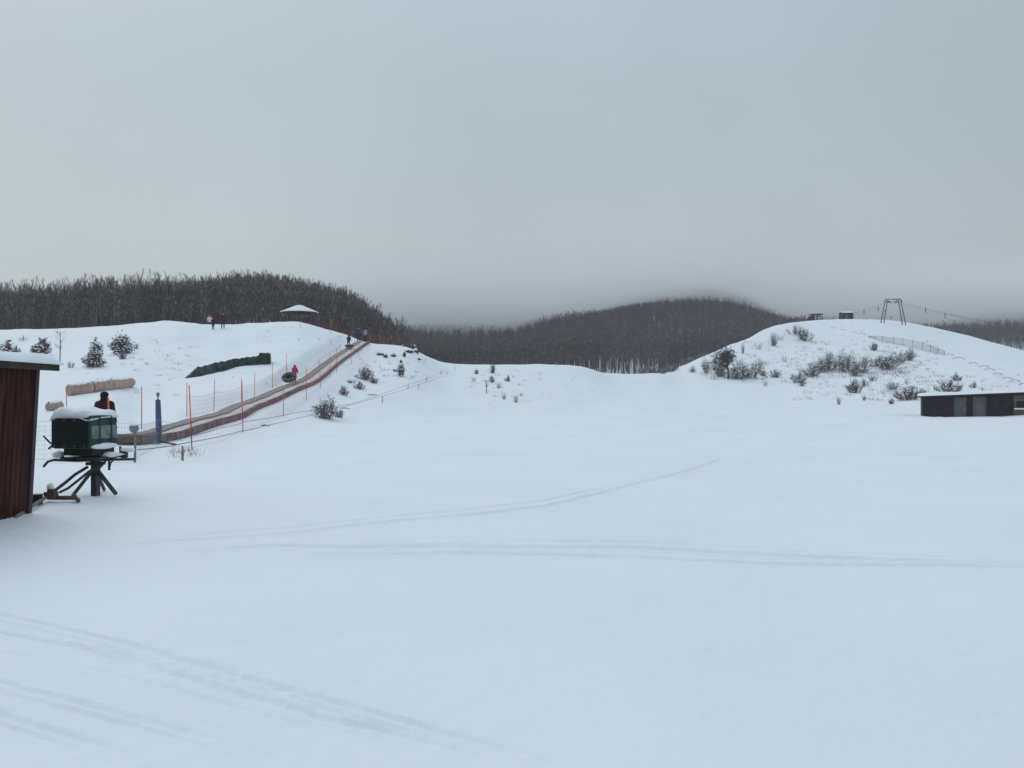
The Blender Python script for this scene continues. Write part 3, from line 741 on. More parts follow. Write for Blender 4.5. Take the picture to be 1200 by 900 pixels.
snow_tube('dark snow tube below the small figure near the top of the conveyor', q, .47, R(10), 0, mat('tube_dark', (.06, .055, .07), .55, var=.2))
q = ground(420.5, 98.5)
make_person('person in a blue jacket and navy trousers standing at the top of the conveyor', spot(420.3, 401.5, 106), R(15), 1.76, M['c_blue'], M['c_navy'], M['c_navy'], 'stand', 1.35)
make_person('person in a grey top and black trousers beside the person in blue', spot(426.2, 400.2, 106) + Vector((.1, .6, 0)), R(-30), 1.58, M['c_grey'], M['c_black'], M['c_dark'], 'walk')
make_person('person in a white jacket on the left hill crest', ground(244.3, 101.3) + Vector((0, .3, -.25)), R(60), 1.62, M['c_white'], M['c_dark'], M['c_grey'], 'point', 1.1)
make_person('short figure in dark clothing right beside the person in white on the crest', spot(249.8, 386.6, 106), R(-20), 1.2, M['c_dark'], M['c_black'], M['c_dark'], 'stand', 1.1, True)
make_person('person in a dark red jacket standing alone on the left hill crest', spot(261.2, 385.6, 106), R(10), 1.78, M['c_red'], M['c_dark'], M['c_red'], 'stand', 1.1)

# ------------------------------------------------------------------ poles and nets along the conveyor
def spoth(px, py, h, ymax=270):
    u = (px - 600) / F; ok = YM < ymax; Y = YM[ok]
    y = HOR - (gz(u * Y, Y) + h - EYE) / Y * F
    hit = np.nonzero(y <= py)[0] if py > HOR + 3 else np.nonzero(y <= py)[0]
    k = hit[0] if len(hit) else int(np.argmin(y))
    return Vector((u * Y[k], Y[k], gz1(u * Y[k], Y[k])))
def pole(px, py, top, label, group, dx=0.0, r=.0175, m='orange'):
    q = spot(px, py, 104); h = max(.5, (py - top) / F * q.y)
    if py < 392: h = max(h, 1.1)
    t = thing('marker_pole', label, 'pole', q, 0, group)
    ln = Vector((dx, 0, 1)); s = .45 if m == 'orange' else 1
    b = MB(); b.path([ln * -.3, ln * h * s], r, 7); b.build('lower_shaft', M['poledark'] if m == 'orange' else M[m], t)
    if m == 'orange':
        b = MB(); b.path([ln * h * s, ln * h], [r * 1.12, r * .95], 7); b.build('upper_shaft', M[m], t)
    return q, h
NEAR = [(225,527,451.5,-.045,'tallest orange pole at the lower end of the conveyor, nearest the camera'),
 (284.7,507,447,-.02,'orange pole on the near side of the conveyor below the green tarp bundle'),
 (332.3,488,453,-.01,'orange pole in front of the large snow tube'),
 (359,469,430,0,'orange pole on the near side of the conveyor just above the child in pink'),
 (375.5,455,422.5,-.03,'orange pole on the near side of the conveyor straight above the tall bare bush'),
 (387,442,414,-.02,'left one of two orange poles close together midway up the conveyor'),
 (394.5,437.5,409,0,'right one of two orange poles close together midway up the conveyor'),
 (411.5,427,408,0,'orange pole right below the dark snow tube near the hilltop'),
 (420.5,418.5,404,0,'short orange pole below the person in blue'),
 (433.5,408.5,388.5,0,'orange pole at the top end of the conveyor on the hill edge')]
FARR = [(78,479,457,.0,'short orange pole above the snow capped green machine'),
 (166,503,453,.0,'orange pole left of the blue padded post'),
 (219,489,448,.0,'orange pole on the far side of the conveyor beside the tallest near pole'),
 (250.5,482,444.5,.03,'orange pole standing alone below the middle of the green tarp bundle'),
 (283,472,443,.0,'orange pole below the green tarp bundle on the far side of the conveyor'),
 (298.5,466,437,.0,'orange pole below the right part of the green tarp bundle'),
 (319.3,454.8,424.5,.0,'orange pole at the right end of the green tarp bundle'),
 (335.8,441.5,415,.0,'orange pole standing just behind the child in pink')]
CREST = [(301.5,376.5,368,'short orange pole on the crest left of the round shelter'),
 (352,385,369.5,'orange pole in front of the round shelter'),
 (387,391,376,'orange pole on the crest right of the round shelter'),
 (387.5,404,397,'low orange stub on the slope below the crest pole right of the shelter'),
 (445.5,402,389.5,'orange pole on the hill edge right of the conveyor top'),
 (458.5,403,390,'orange pole farthest right on the hill edge')]
near_pts = [pole(a, b_, c, l, 'orange poles along the near side of the conveyor', dx) for a, b_, c, dx, l in NEAR]
far_pts = [pole(a, b_, c, l, 'orange poles along the far side of the conveyor', dx) for a, b_, c, dx, l in FARR]
Qp = ground(127.8, 21.9); tpl = thing('marker_pole', 'orange pole just in front of the right shoulder of the person in plum', 'pole', Qp, 0, 'orange poles along the far side of the conveyor')
b = MB(); b.path([(0,0,-.2), (0,0,.75)], .021, 7); b.build('lower_shaft', M['poledark'], tpl)
b = MB(); b.path([(0,0,.75), (-.02,0,1.62)], [.0235,.02], 7); b.build('upper_shaft', M['orange'], tpl)
crest_pts = [pole(a, b_, c, l, 'orange poles on the hill crest') for a, b_, c, l in CREST]
def net(name, pts, hts, sp, th, m, label, cat='net', z0=.05, sag=.06, parent=None):
    """knotted mesh net hung between points: thin square cords"""
    b = MB(); seg = []
    for k in range(len(pts) - 1):
        L = (pts[k+1] - pts[k]).length; n = max(2, int(L / sp))
        for i in range(n): seg.append((k, i / n))
    seg.append((len(pts) - 2, 1.0))
    def P(k, t, v):
        p = pts[k].lerp(pts[k+1], t); g = gz1(p.x, p.y); h = hts[k] * (1 - t) + hts[k+1] * t
        return Vector((p.x, p.y, g + z0 + (h - z0 - sag * 4 * t * (1 - t)) * v))
    nv_ = max(3, int(max(hts) / sp))
    o = pts[0]
    G = [[P(k, t, v / nv_) - o for v in range(nv_ + 1)] for k, t in seg]
    for col in G: b.path(col, th * .5, 3, 0, False)
    for v in range(nv_ + 1): b.path([G[i][v] for i in range(len(G))], th * (.5 if v not in (0, nv_) else .9), 3, 0, False)
    ob = b.build(name, m, None, loc=o); return tag(ob, label, cat)
net('safety_net', [q for q, h in near_pts], [min(1.0, h * .6) for q, h in near_pts], 0.3, .0045, M['netred'], 'thin red mesh net along the near side of the conveyor')
net('safety_net', [q for q, h in far_pts[2:]] + [ground(348, 62), ground(375, 76), ground(400, 89)], [1.0] * 7 + [.9, .8, .8], .24, .007, M['netred'], 'thin red mesh net along the far side of the conveyor')
net('safety_net', [ground(366, 101.5), ground(387, 101.5), ground(410, 101.5), ground(433, 102), ground(446, 101.5), ground(459, 101), ground(474, 100.5)], [.5, .8, 1.0, 1.4, 1.1, 1.4, .9], .16, .009, M['netcrest'], 'dense red mesh net on the hill edge at the top of the conveyor')
net('wire_net', [ground(14, 21.5), ground(75, 22), ground(118, 22.4), ground(157.5, 21.6)], [1.08, 1.05, 1.05, 1.0], .13, .005, M['netgrey'], 'grey wire net behind the tripod machine between shed and grey post')
net('wire_net', [ground(157.5, 21.6), ground(185, 27.2), ground(222, 27.4)], [.95, .9, .8], .2, .006, M['netgrey'], 'sagging grey wire net between the grey post and the tallest orange pole')
# grey post with a round blank disc
q = ground(158, 21.4); t = thing('grey_post', 'grey wooden post with a round pale disc beside the tripod machine', 'post', q)
b = MB(); b.path([(0,0,-.3), (.01,0,.97)], .028, 7); b.build('post', M['greywood'], t)
b = MB(); b.path([(0, -.035, .86), (0, -.06, .86)], .12, 18); b.build('disc', M['galv'], t)
b = MB(); b.blob((0, -.048, .95), (.11, .03, .035), 0, 2, .1); b.build('snow_cap', M['snowcap'], t, smooth=True)
# blue padded post with a lamp head
q = spot(189, 520.5, 60); t = thing('padded_post', 'blue padded post with a small grey head at the foot of the conveyor', 'post', q + Vector((0, -.2, 0)))
b = MB(); b.path([(0,0,-.2), (0,0,1.45)], .03, 8); b.build('core_post', M['galv'], t)
b = MB(); b.path([(0,0,.12), (-.005,0,.6), (-.03,0,1.52)], [.095, .10, .082], 12); b.path([(0,0,.55),(0,0,.58)], .106, 12); b.path([(-.02,0,1.1),(-.02,0,1.13)], .098, 12); o = b.build('pad', M['blue'], t)
b = MB(); b.path([(-.03,0,1.52), (-.03,0,1.62)], .025, 6); b.blob((-.03,0,1.70), (.06,.06,.08), 0, 2, .1); b.build('head', M['galv'], t, smooth=True)

# ------------------------------------------------------------------ rope lines with stakes
A = [(225,510),(257,502),(288,494),(350,483),(413,473),(476,451.5),(504,442.5),(521,434)]
B = [(161,527),(223,518),(283,505),(310,499),(350,489.5),(368,485),(446,465),(490,451),(518,441)]
for pts, lab in ((A, 'upper dark rope strung low over the snow below the conveyor'), (B, 'lower dark rope strung low over the snow below the conveyor')):
    P = []
    for a, c in pts:
        q = spoth(a, c, .45, 112); P.append(q + Vector((0, 0, .45)))
    Q = []
    for k in range(len(P) - 1):
        for s_ in range(8):
            s1 = s_ / 8; v = P[k].lerp(P[k+1], s1); v.z -= .03 * 4 * s1 * (1 - s1); Q.append(v - P[0])
    Q.append(P[-1] - P[0])
    b = MB(); b.path(Q, .011, 5); tag(b.build('rope', M['rope'], None, loc=P[0]), lab, 'rope')
STAKES = [(448,472.5,464,.1,'thickest dark stake on the lower rope line right of the bare bushes'),(478,456,449.5,.12,'stake on the rope line below the rocky bank'),(490,456,450,.15,'stake right of the stake below the rocky bank'),
 (499.5,447,441,.2,'leaning stake midway up the rope line near the rocky bank'),(517.5,439,434,-.3,'backward leaning stake near the upper end of the ropes'),(523.5,439.5,435,.35,'stake leaning right near the upper end of the ropes'),(534,433,430,-.25,'small stake at the crest where the ropes end'),
 (214,540,523,0,'thin bent stick standing beside the tallest orange pole')]
for a, c, tp_, dx, lab in STAKES:
    q = spot(a, c, 113); h = (c - tp_) / F * q.y
    b = MB(); b.path([(0,0,-.2), (dx*.3*h,0,h*.6), (dx*h,0,h)], [.03, .028, .02], 6); tag(b.build('wooden_stake', M['greywood'], None, loc=q), lab, 'stake', 'stakes along the rope line')
for (a, c, w_, lab) in ((436, 463.5, 14, 'thin stick lying on the snow between the two ropes'), (404, 479.5, 12, 'stick lying on the snow right of the tall bare bush'), (310, 500, 11, 'bent stick lying in the snow below the rope')):
    q = spot(a, c, 110); L = w_ / F * q.y
    b = MB(); b.path([(-L/2,0,.04), (0,.05,.07), (L/2,.1,.03)], [.02,.035,.015], 5); tag(b.build('fallen_stick', M['greywood'], None, loc=q), lab, 'stick')

# ------------------------------------------------------------------ covered machine on a tripod, lower left
base = Vector((-6.98, 14.35, gz1(-6.98, 14.35)))
sm = thing('covered_machine', 'dark green covered machine under a thick snow cap on a steel tripod', 'machine', base)
vd = Vector((-.44, .898, 0)); rt = Vector((.898, .44, 0)); phi = R(36)
nA = (rt * -math.sin(phi) - vd * math.cos(phi)); nB = (rt * math.cos(phi) - vd * math.sin(phi))
yb = math.atan2(nB.y, nB.x)                                  # local +x faces right, local -y faces the camera
off = rt * -.18 + vd * .05
def L2(x, y, z): 
    return off + Matrix.Rotation(yb, 3, 'Z') @ Vector((x, y, 0)) + Vector((0, 0, z))
a2, b2 = .36, .36
def boxpart(name, x0, x1, y0, y1, z0, z1, m, bv=.012, warp=None):
    b = MB(); b.box((0,0,0), (x1-x0, y1-y0, z1-z0)); o = b.build(name, m, sm, loc=L2((x0+x1)/2, (y0+y1)/2, (z0+z1)/2), rz=yb)
    bevel(o, bv, 3); return o
boxpart('cover', -a2, a2, -b2, b2, .81, 1.37, M['covergreen'], .05)
boxpart('front_flap', -a2+.02, a2-.03, -b2-.012, -b2+.01, .825, 1.325, M['coverdark'], .008)
boxpart('pale_band', a2-.01, a2+.012, -b2+.03, b2-.03, .97, 1.19, M['coverpale'], .01)
boxpart('under_frame', -a2+.14, a2-.05, -b2+.12, b2-.02, .69, .835, M['coverdark'], .01)
for xo in (-.14, .16):
    b = MB(); b.path([L2(a2+.022, xo, .84), L2(a2+.022, xo, 1.34)], .012, 4); b.build('strap', M['steel'], sm)
b = MB()
for xo in (-.28, -.1, .08, .26):
    for zo in (.86, 1.28): b.path([L2(xo, -b2-.012, zo), L2(xo, -b2-.022, zo)], .012, 8)
b.build('eyelets', M['galv'], sm)
# snow lying on the cover and on its lower hem
b = MB(); n = 15
for iy in range(n):
    for ix_ in range(n):
        x = -1 + 2*ix_/(n-1); y = -1 + 2*iy/(n-1)
        e_ = max(abs(x), abs(y)); f_ = (1 - e_**5)
        hz = .115*f_*(1 - .25*x) + .012*math.sin(7*x+2*y)*f_ + .03*math.sin(4*x+1)*math.cos(3*y)*f_ - .03*(e_ > .99)
        drop = (-.02 - .05*max(0, math.sin(3.1*x+1.2*y))**2)*(e_ > .99)
        q = L2(x*(a2+.008), y*(b2+.022), 1.365 + hz + drop); b.v.append(tuple(q))
for iy in range(n-1):
    for ix_ in range(n-1):
        k = iy*n+ix_; b.f.append((k, k+1, k+n+1, k+n)); b.m.append(0)
k0 = len(b.v); b.v.append(tuple(L2(0, 0, 1.30)))
rim = [i for i in range(n)] + [i*n+n-1 for i in range(1, n)] + [n*(n-1)+i for i in range(n-2, -1, -1)] + [i*n for i in range(n-2, 0, -1)]
for i in range(len(rim)): b.f.append((rim[(i+1) % len(rim)], rim[i], k0)); b.m.append(0)
b.build('snow_cap', M['snowcap'], sm, smooth=True)
b = MB(); b.blob((0, 0, 0), (.06, b2*1.0, .05), 0, 2, .1, 5); b.build('hem_snow', M['snowcap'], sm, smooth=True, loc=L2(a2+.005, 0, .845), rz=yb)
# turntable deck bar, post and legs
def W(px, py, dY=0): return at(px, py, 14.35 + dY) - base
b = MB(); b.path([W(51,547,-.2), W(56,541,-.2), W(63,539,-.2), W(90,540,-.15), W(130,538.5,.1), W(158,538,.2)], .022, 8); b.build('deck_bar', M['steel'], sm)
b = MB(); b.box(W(105, 536, .05), (.72, .5, .035), 0, yb); b.box(W(128, 534, .2), (.42, .1, .05), 0, R(10)); b.build('deck_plate', M['steel'], sm)
b = MB(); b.blob(W(126, 532.5, .1), (.25, .16, .05), 0, 2, .15, 3); b.blob(W(69, 533, -.05), (.10, .08, .07), 0, 2, .15, 4); b.build('deck_snow', M['snowcap'], sm, smooth=True)
b = MB(); b.box(W(112, 561, 0), (.105, .105, .62), 0, yb); b.box(W(112, 543, 0), (.22, .22, .05), 0, yb); b.box(W(109,537,0), (.3,.3,.09), 0, yb); b.build('centre_post', M['steel'], sm)
for P_ in ((W(114, 551, 0), W(136, 579, -.15)), (W(110, 549, 0), W(87, 578.5, -.2)), (W(112, 550, .02), W(122, 574, .75))):
    b = MB(); b.path(P_, [.036, .034], 4); b.build('leg', M['steel'], sm)
b = MB(); b.path([W(103, 547, -.1), W(88, 556, -.25), W(76, 566, -.35), W(64, 575, -.4)], .026, 6); b.path([W(116, 545, -.1), W(104, 553, -.15), W(80, 572, -.35), W(70, 577, -.35)], .022, 6); b.path([W(124,540,0), W(119,546,-.05), W(113,551,-.1)], .018, 6)
b.build('hose', M['steel'], sm)
b = MB(); b.path([W(128,540,.1), W(128,551,.1)], .02, 6); b.path([W(133,539,.1), W(129.5,543,.1), W(129,547,.1)], .014, 5); b.path([W(141,523,.2), W(141,536,.2)], .018, 6); b.box(W(146,532,.2), (.09,.08,.13)); b.build('crank', M['steel'], sm)
b = MB(); b.blob(W(150, 527, .2), (.12, .07, .05), 0, 2, .2, 8); b.build('crank_snow', M['snowcap'], sm, smooth=True)
b = MB(); b.path([W(51,511,0), W(56,516,0), W(60,520,0)], .016, 5); b.path([W(57,526,0), W(61,522,0), W(66,525,0)], .02, 5); b.build('side_lever', M['rust'], sm)
# tow bar lying on the snow beside it
q = Vector((-6.75, 13.2, gz1(-6.75, 13.2)))
tb = thing('tow_bar', 'rusty steel drawbar with a cross piece lying on the snow between shed and tripod', 'tow bar', q)
def T_(px, py, Y): return at(px, py, Y) - q
b = MB(); b.path([T_(18, 607, 11.75), T_(38, 593, 12.6), T_(58, 580, 13.7)], .03, 6); b.build('drawbar', M['greywood'], tb)
b = MB(); b.path([T_(58, 583.5, 13.5), T_(90, 583.5, 13.5)], .035, 5); b.path([T_(86, 579.5, 13.5), T_(88, 583, 13.45), T_(92, 587, 13.35)], .035, 5); b.build('cross_piece', M['rust'], tb)
b = MB(); b.path([T_(60, 585, 13.45), T_(60, 573, 13.45)], .06, 8); b.box(T_(60, 580, 13.45), (.16,.14,.10)); b.build('hitch', M['rust'], tb)
b = MB(); b.blob(T_(59, 570.5, 13.45), (.055,.055,.06), 0, 2, .1); b.build('snow_cap', M['snowcap'], tb, smooth=True)
q = at(40.5, 584, 13.2); q.z = gz1(q.x, q.y)
tb = thing('black_box', 'small black box on the snow against the foot of the red shed', 'box', q, R(12))
b = MB(); b.box((0,0,.06), (.19,.17,.16)); o = b.build('case', M['coverdark'], tb); bevel(o, .012)
b = MB(); b.box((0,0,.147), (.205,.185,.02)); o = b.build('lid', M['coverdark'], tb); bevel(o, .006)
b = MB(); b.box((-.14,0,.0), (.10,.16,.14)); b.build('side_block', M['darkwood'], tb)

# ------------------------------------------------------------------ red metal shed at the left edge
q = Vector((-6.95, 12.2, 0)); sh = thing('metal_shed', 'dark red corrugated metal shed with snow on its roof', 'shed', q)
b = MB()
def wall_strip(p0, p1, lean, z1, nrm, name, pitch=.115):
    b = MB(); L = (p1 - p0).length; d = (p1 - p0).normalized(); n = int(L / pitch) * 4; 
    prof = (0, 0, .028, .028)
    for i in range(n + 1):
        pt = p0 + d * (L * i / n); dep = prof[i % 4]
        for z, f in ((-.15, 0), (z1, 1)):
            b.v.append(tuple(pt + nrm * (dep + lean * f) + Vector((0, 0, z))))
    for i in range(n): k = 2*i; b.f.append((k, k+2, k+3, k+1)); b.m.append(0)
    return b.build(name, M['shedred'], sh)
wall_strip(Vector((0, 0, 0)), Vector((0, -4.6, 0)), .13, 2.06, Vector((1, 0, 0)), 'side_wall')
wall_strip(Vector((-3.2, 0, 0)), Vector((0, 0, 0)), .03, 2.06, Vector((0, 1, 0)), 'back_wall')
b = MB(); pr = [(.02,-.05,-.2),(.055,-.05,-.2),(.055,.035,-.2),(.02,.035,-.2)]
b.v = [tuple(v) for v in pr] + [(x+.13, y, 2.06) for x, y, z in pr]; b.f = [(0,3,2,1),(4,5,6,7),(0,1,5,4),(1,2,6,5),(2,3,7,6),(3,0,4,7)]; b.m = [0]*6
b.build('corner_trim', M['shedtrim'], sh)
b = MB(); b.box((-1.54, -2.1, 2.10), (3.58, 5.0, .08)); b.box((.25,-2.1,2.085), (.03,5.02,.11)); b.build('roof', M['darkwood'], sh)
b = MB(); nx, ny = 28, 34
for iy in range(ny):
    for ix_ in range(nx):
        x = -3.37 + 3.68*ix_/(nx-1); y = -4.7 + 5.16*iy/(ny-1)
        ed = min((x+3.37)/.5, (.31-x)/.22, (y+4.7)/.3, (.46-y)/.2); f_ = 1 - (1 - max(0, min(1, ed)))**2.2
        b.v.append((x, y, 2.135 + .145*f_ + .012*math.sin(x*5+y*3)*f_))
for iy in range(ny-1):
    for ix_ in range(nx-1): k = iy*nx+ix_; b.f.append((k, k+1, k+nx+1, k+nx)); b.m.append(0)
rim = [i for i in range(nx)] + [i*nx+nx-1 for i in range(1, ny)] + [nx*(ny-1)+i for i in range(nx-2, -1, -1)] + [i*nx for i in range(ny-2, 0, -1)]
k0 = len(b.v); b.v += [(b.v[i][0]*.995, b.v[i][1], 2.142 - .02) for i in rim]
for i in range(len(rim)): j_ = (i+1) % len(rim); b.f.append((rim[j_], rim[i], k0+i, k0+j_)); b.m.append(0)
b.build('roof_snow', M['snowcap'], sh, smooth=True)

# ------------------------------------------------------------------ foam rolls and green tarp bundle on the left slope
def roll(label, p, r, L, dirv, tilt=0):
    t = thing('foam_roll', label, 'foam roll', p, math.atan2(dirv.y, dirv.x), 'brown foam rolls lying on the left slope')
    b = MB(); sl_ = dirv.z / max(1e-6, math.hypot(dirv.x, dirv.y)); n = 9
    b.path([(-L/2 + L*i/(n-1), 0, r*.8 + sl_*(-L/2 + L*i/(n-1))) for i in range(n)], [r*(.95 if i in (0, n-1) else 1+.008*math.sin(i*2)) for i in range(n)], 14); b.build('roll', M['foam'], t, smooth=False)
    b = MB()
    for i in range(12):
        s_ = -L*.48 + L*.96*i/11
        w_ = r*.75*(1 - abs(i-5.5)/5.5*.2)
        for k in range(5):
            a = (k-2)/2; b.v.append((s_, w_*a, r*.8 + sl_*s_ + r*math.sqrt(max(0,1-(.75*a)**2)) + .08*(1-a*a) - .02 + .015*math.sin(i*1.9)))
    for i in range(11):
        for k in range(4): q_ = i*5+k; b.f.append((q_, q_+5, q_+6, q_+1)); b.m.append(0)
    b.build('snow_cap', M['snowcap'], t, smooth=True)
pa, pb_, pc, pd = spot(80, 464, 70), spot(107, 460, 70), spot(128, 456.5, 70), spot(153, 453, 70)
ym = pb_.y
for a, b_, lab in ((pa, pb_, 'lowest of three snow topped brown foam rolls lying end to end'), (pb_, pc, 'middle one of three snow topped brown foam rolls lying end to end'), (pc, pd, 'cleanest and upper of three brown foam rolls lying end to end')):
    # rolls follow the line of the bank, rising to the right
    ya = HOR - (a.z - EYE)/a.y*F
    roll(lab, (a + b_)/2 + Vector((0,0,.0)), .33, (b_-a).length*1.0, (b_-a))
q = spot(64, 481, 60); roll('separate brown foam roll end on at the left of the row', q, .22, .7, Vector((.35, .9, .12)))
tp = thing('tarp_bundle', 'long bundle of stacked crash mats under dark green tarp on the left slope', 'tarp bundle', spot(262, 441, 90))
O = Vector(tp.location)
prof_ = [((216.5,443.5),(219,441)), ((236,441),(231,430)), ((256,436),(252,424.5)), ((276,430.5),(274,420)), ((290,428.5),(289,418)), ((304,427.5),(304,416))]
Yt = O.y
YS = [spot(p_[0][0], p_[0][1], 90).y for p_ in prof_]
def sect(k0, k1, name, gap=.06, puff=0.0):
    b = MB(); N_ = 14; rr = random.Random(k0)
    for i in range(N_ + 1):
        t_ = i / N_; t_ = gap + (1 - 2*gap) * t_
        Yq = YS[k0]*(1-t_) + YS[k1]*t_
        f0 = at(*[prof_[k0][0][c]*(1-t_) + prof_[k1][0][c]*t_ for c in (0,1)], Yq) - O
        f1 = at(*[prof_[k0][1][c]*(1-t_) + prof_[k1][1][c]*t_ for c in (0,1)], Yq + .45) - O
        h = f1.z - f0.z
        wob = .04 * math.sin(i*.9 + k0*2) + rr.uniform(-.015, .015); sagz = -.06 * (4*t_*(1-t_)) * (k0 > 0) + .02 * math.sin(i*1.3 + k0)
        f1 = f1 + Vector((0, 0, sagz)); f0 = f0 + Vector((0, 0, .05 * math.sin(i*1.1 + k0)))
        ring = [f0 + Vector((0,0,-.25)), f0 + Vector((0,-.05,.04)), f0.lerp(f1,.45) + Vector((0,-.10+wob,0)), f1 + Vector((0,-.10,-.04)), f1 + Vector((0,.05,.0+wob*.6)), f1 + Vector((0,.5,-.12)), f1 + Vector((0,.95,-h*.6)), f0 + Vector((0,1.5,-.3))]
        b.v += [tuple(v) for v in ring]
    m_ = 8
    for i in range(N_):
        for k in range(m_): q_ = (k+1) % m_; b.f.append((i*m_+k, i*m_+q_, (i+1)*m_+q_, (i+1)*m_+k)); b.m.append(0)
    b.f += [tuple(reversed(range(m_))), tuple(N_*m_+k for k in range(m_))]; b.m += [0, 0]
    return b.build(name, M['tarp'], tp, smooth=True)
for k in range(5): sect(k, k+1, 'covered_mat', .02)
Ye = YS[-1]
b = MB(); b.box(at(310.5, 420.5, Ye+.6) - O, (.95, 1.1, .95), 0, .15, .86); b.path([at(306.5, 420, Ye) - O, at(306.5, 413.5, Ye+.3) - O, at(306.5, 413, Ye+1) - O], .03, 5); b.path([at(313.5, 420, Ye) - O, at(313.5, 413.5, Ye+.3) - O, at(313.5, 413, Ye+1) - O], .03, 5); o = b.build('rolled_end', M['tarp'], tp); bevel(o, .16, 3)

# ------------------------------------------------------------------ round shelter on the crest
q = ground(351, 112); q.z = zy(112, 385)
g = thing('round_shelter', 'round open shelter with a snow covered conical roof on the left crest', 'shelter', q)
eh = zy(112, 367) - q.z; ap = zy(112, 358.5) - q.z; RR = 22.3/F*112
def cone(name, r0, z0, z1, r1, th, m, n=12):
    b = MB()
    for r_, z_ in ((r0, z0), (r0*.99, z0+th), (r1, z1+th), (.02, z1+th+.02), (.02, z1-.02), (r1, z1)):
        for k in range(n): A_ = 2*math.pi*(k+.5)/n; b.v.append((r_*math.cos(A_), r_*math.sin(A_), z_))
    for j_ in range(6):
        for k in range(n): a_, c_ = j_*n, ((j_+1) % 6)*n; b.f.append((a_+k, a_+(k+1)%n, c_+(k+1)%n, c_+k)); b.m.append(0)
    return b.build(name, m, g)
cone('roof', RR, eh, ap - .1, RR*.12, .07, M['darkwood'])
cone('roof_snow', RR*.985, eh + .075, ap - .02, RR*.12, .12, M['snowcap'])
b = MB(); b.path([(0,0,eh-.32),(0,0,eh+.04)], [RR*.72, RR*.80], 12); b.build('ring_beam', M['darkwood'], g)
for k in range(8):
    A_ = 2*math.pi*(k+.3)/8; b = MB(); b.path([(RR*.7*math.cos(A_), RR*.7*math.sin(A_), -1.2), (RR*.7*math.cos(A_), RR*.7*math.sin(A_), eh)], .07, 6); b.build('post', M['darkwood'], g)
b = MB(); b.path([(0,0,-1),(0,0,.2)], [1.0,1.0], 12); b.path([(0,0,.2),(0,0,.26)], 1.15, 12); b.build('table', M['darkwood'], g)

# ------------------------------------------------------------------ long low building at the right
q0 = spot(1080.5, 487.5, 110); Yb = q0.y
bl = thing('low_building', 'long low dark building with grey panels half sunk in snow at the right edge', 'building', q0, R(-24))
k_ = Yb / F
def bx(name, x0, x1, y0, y1, z0, z1, m, bv=0):
    b = MB(); b.box(((x0+x1)/2, (y0+y1)/2, (z0+z1)/2), (x1-x0, y1-y0, z1-z0)); o = b.build(name, m, bl)
    return o
Lb = 15.5; H1 = 22.5*k_; H2 = 27*k_
def xw(px): 
    t = (px - 600) / F; return (t * q0.y - q0.x) / (math.cos(R(24)) + t * math.sin(R(24)))
yawb = 0
b = MB(); zl_, zr_ = H1 - .06, H1 + .042*Lb - .06
b.v = [(0,.1,-.4),(Lb,.1,-.4),(Lb,3.9,-.4),(0,3.9,-.4),(0,.1,zl_),(Lb,.1,zr_),(Lb,3.9,zr_+.1),(0,3.9,zl_+.1)]; b.f = [(0,3,2,1),(4,5,6,7),(0,1,5,4),(1,2,6,5),(2,3,7,6),(3,0,4,7)]; b.m = [0]*6; b.build('carcass', M['paneldark'], bl)
for x0, x1, m, nm, pr_, z1 in ((1081, 1117, 'paneldark', 'open_bay', .03, 1.5), (1117.3, 1132.5, 'panelgrey', 'panel', .05, 1.58), (1132.8, 1140, 'paneldark', 'door', .03, 1.6), (1140.3, 1156.5, 'panelgrey', 'panel', .05, 1.62), (1156.8, 1171, 'paneldark', 'door', .04, 1.66), (1171.3, 1187, 'paneldark', 'door', .03, 1.66), (1187.3, 1215, 'panelbrown', 'panel', .10, 1.72), (1215.3, 1245, 'panelgrey', 'panel', .05, 1.72)):
    bx(nm, xw(x0), xw(x1), .1 - pr_, .12, -.3, z1, M[m])
wn_ = bx('window', xw(1191), xw(1204), -.035, .05, .62, 1.25, M['window'])
b = MB(); b.box((xw(1198), -.05, .64), (1.15, .14, .12)); o = b.build('sill_snow', M['snowcap'], wn_); 
for x_ in (1081.5, 1117.2, 1156.6, 1187.1):
    bx('post', xw(x_)-.05, xw(x_)+.05, -.06, .03, -.3, 1.6, M['darkwood'])
b = MB(); zt0, zt1 = H1, H1 + .042*Lb
for x, z in ((-.25, zt0-.04), (Lb+.3, zt1-.04)):
    for y, dz in ((-.35, -.03), (4.2, .12)):
        b.v += [(x, y, z+dz), (x, y, z+dz+.10)]
b.f = [(0,2,3,1),(4,5,7,6),(0,1,5,4),(2,6,7,3),(1,3,7,5),(0,4,6,2)]; b.m = [0]*6
b.build('roof', M['darkwood'], bl)
b = MB(); nx, ny = 60, 14
for iy in range(ny):
    for ix_ in range(nx):
        x = -.3 + (Lb+.6)*ix_/(nx-1); y = -.40 + 4.7*iy/(ny-1); ed = min(1, min((x+.3)/.3, (y+.40)/.25)); f_ = 1-(1-max(0,ed))**2
        b.v.append((x, y, zt0 + .042*x + .085 + .033*y*.9 + .13*f_ + .03*math.sin(x*1.3)*f_ - .02))
for iy in range(ny-1):
    for ix_ in range(nx-1): k = iy*nx+ix_; b.f.append((k, k+1, k+nx+1, k+nx)); b.m.append(0)
b.build('roof_snow', M['snowcap'], bl, smooth=True)

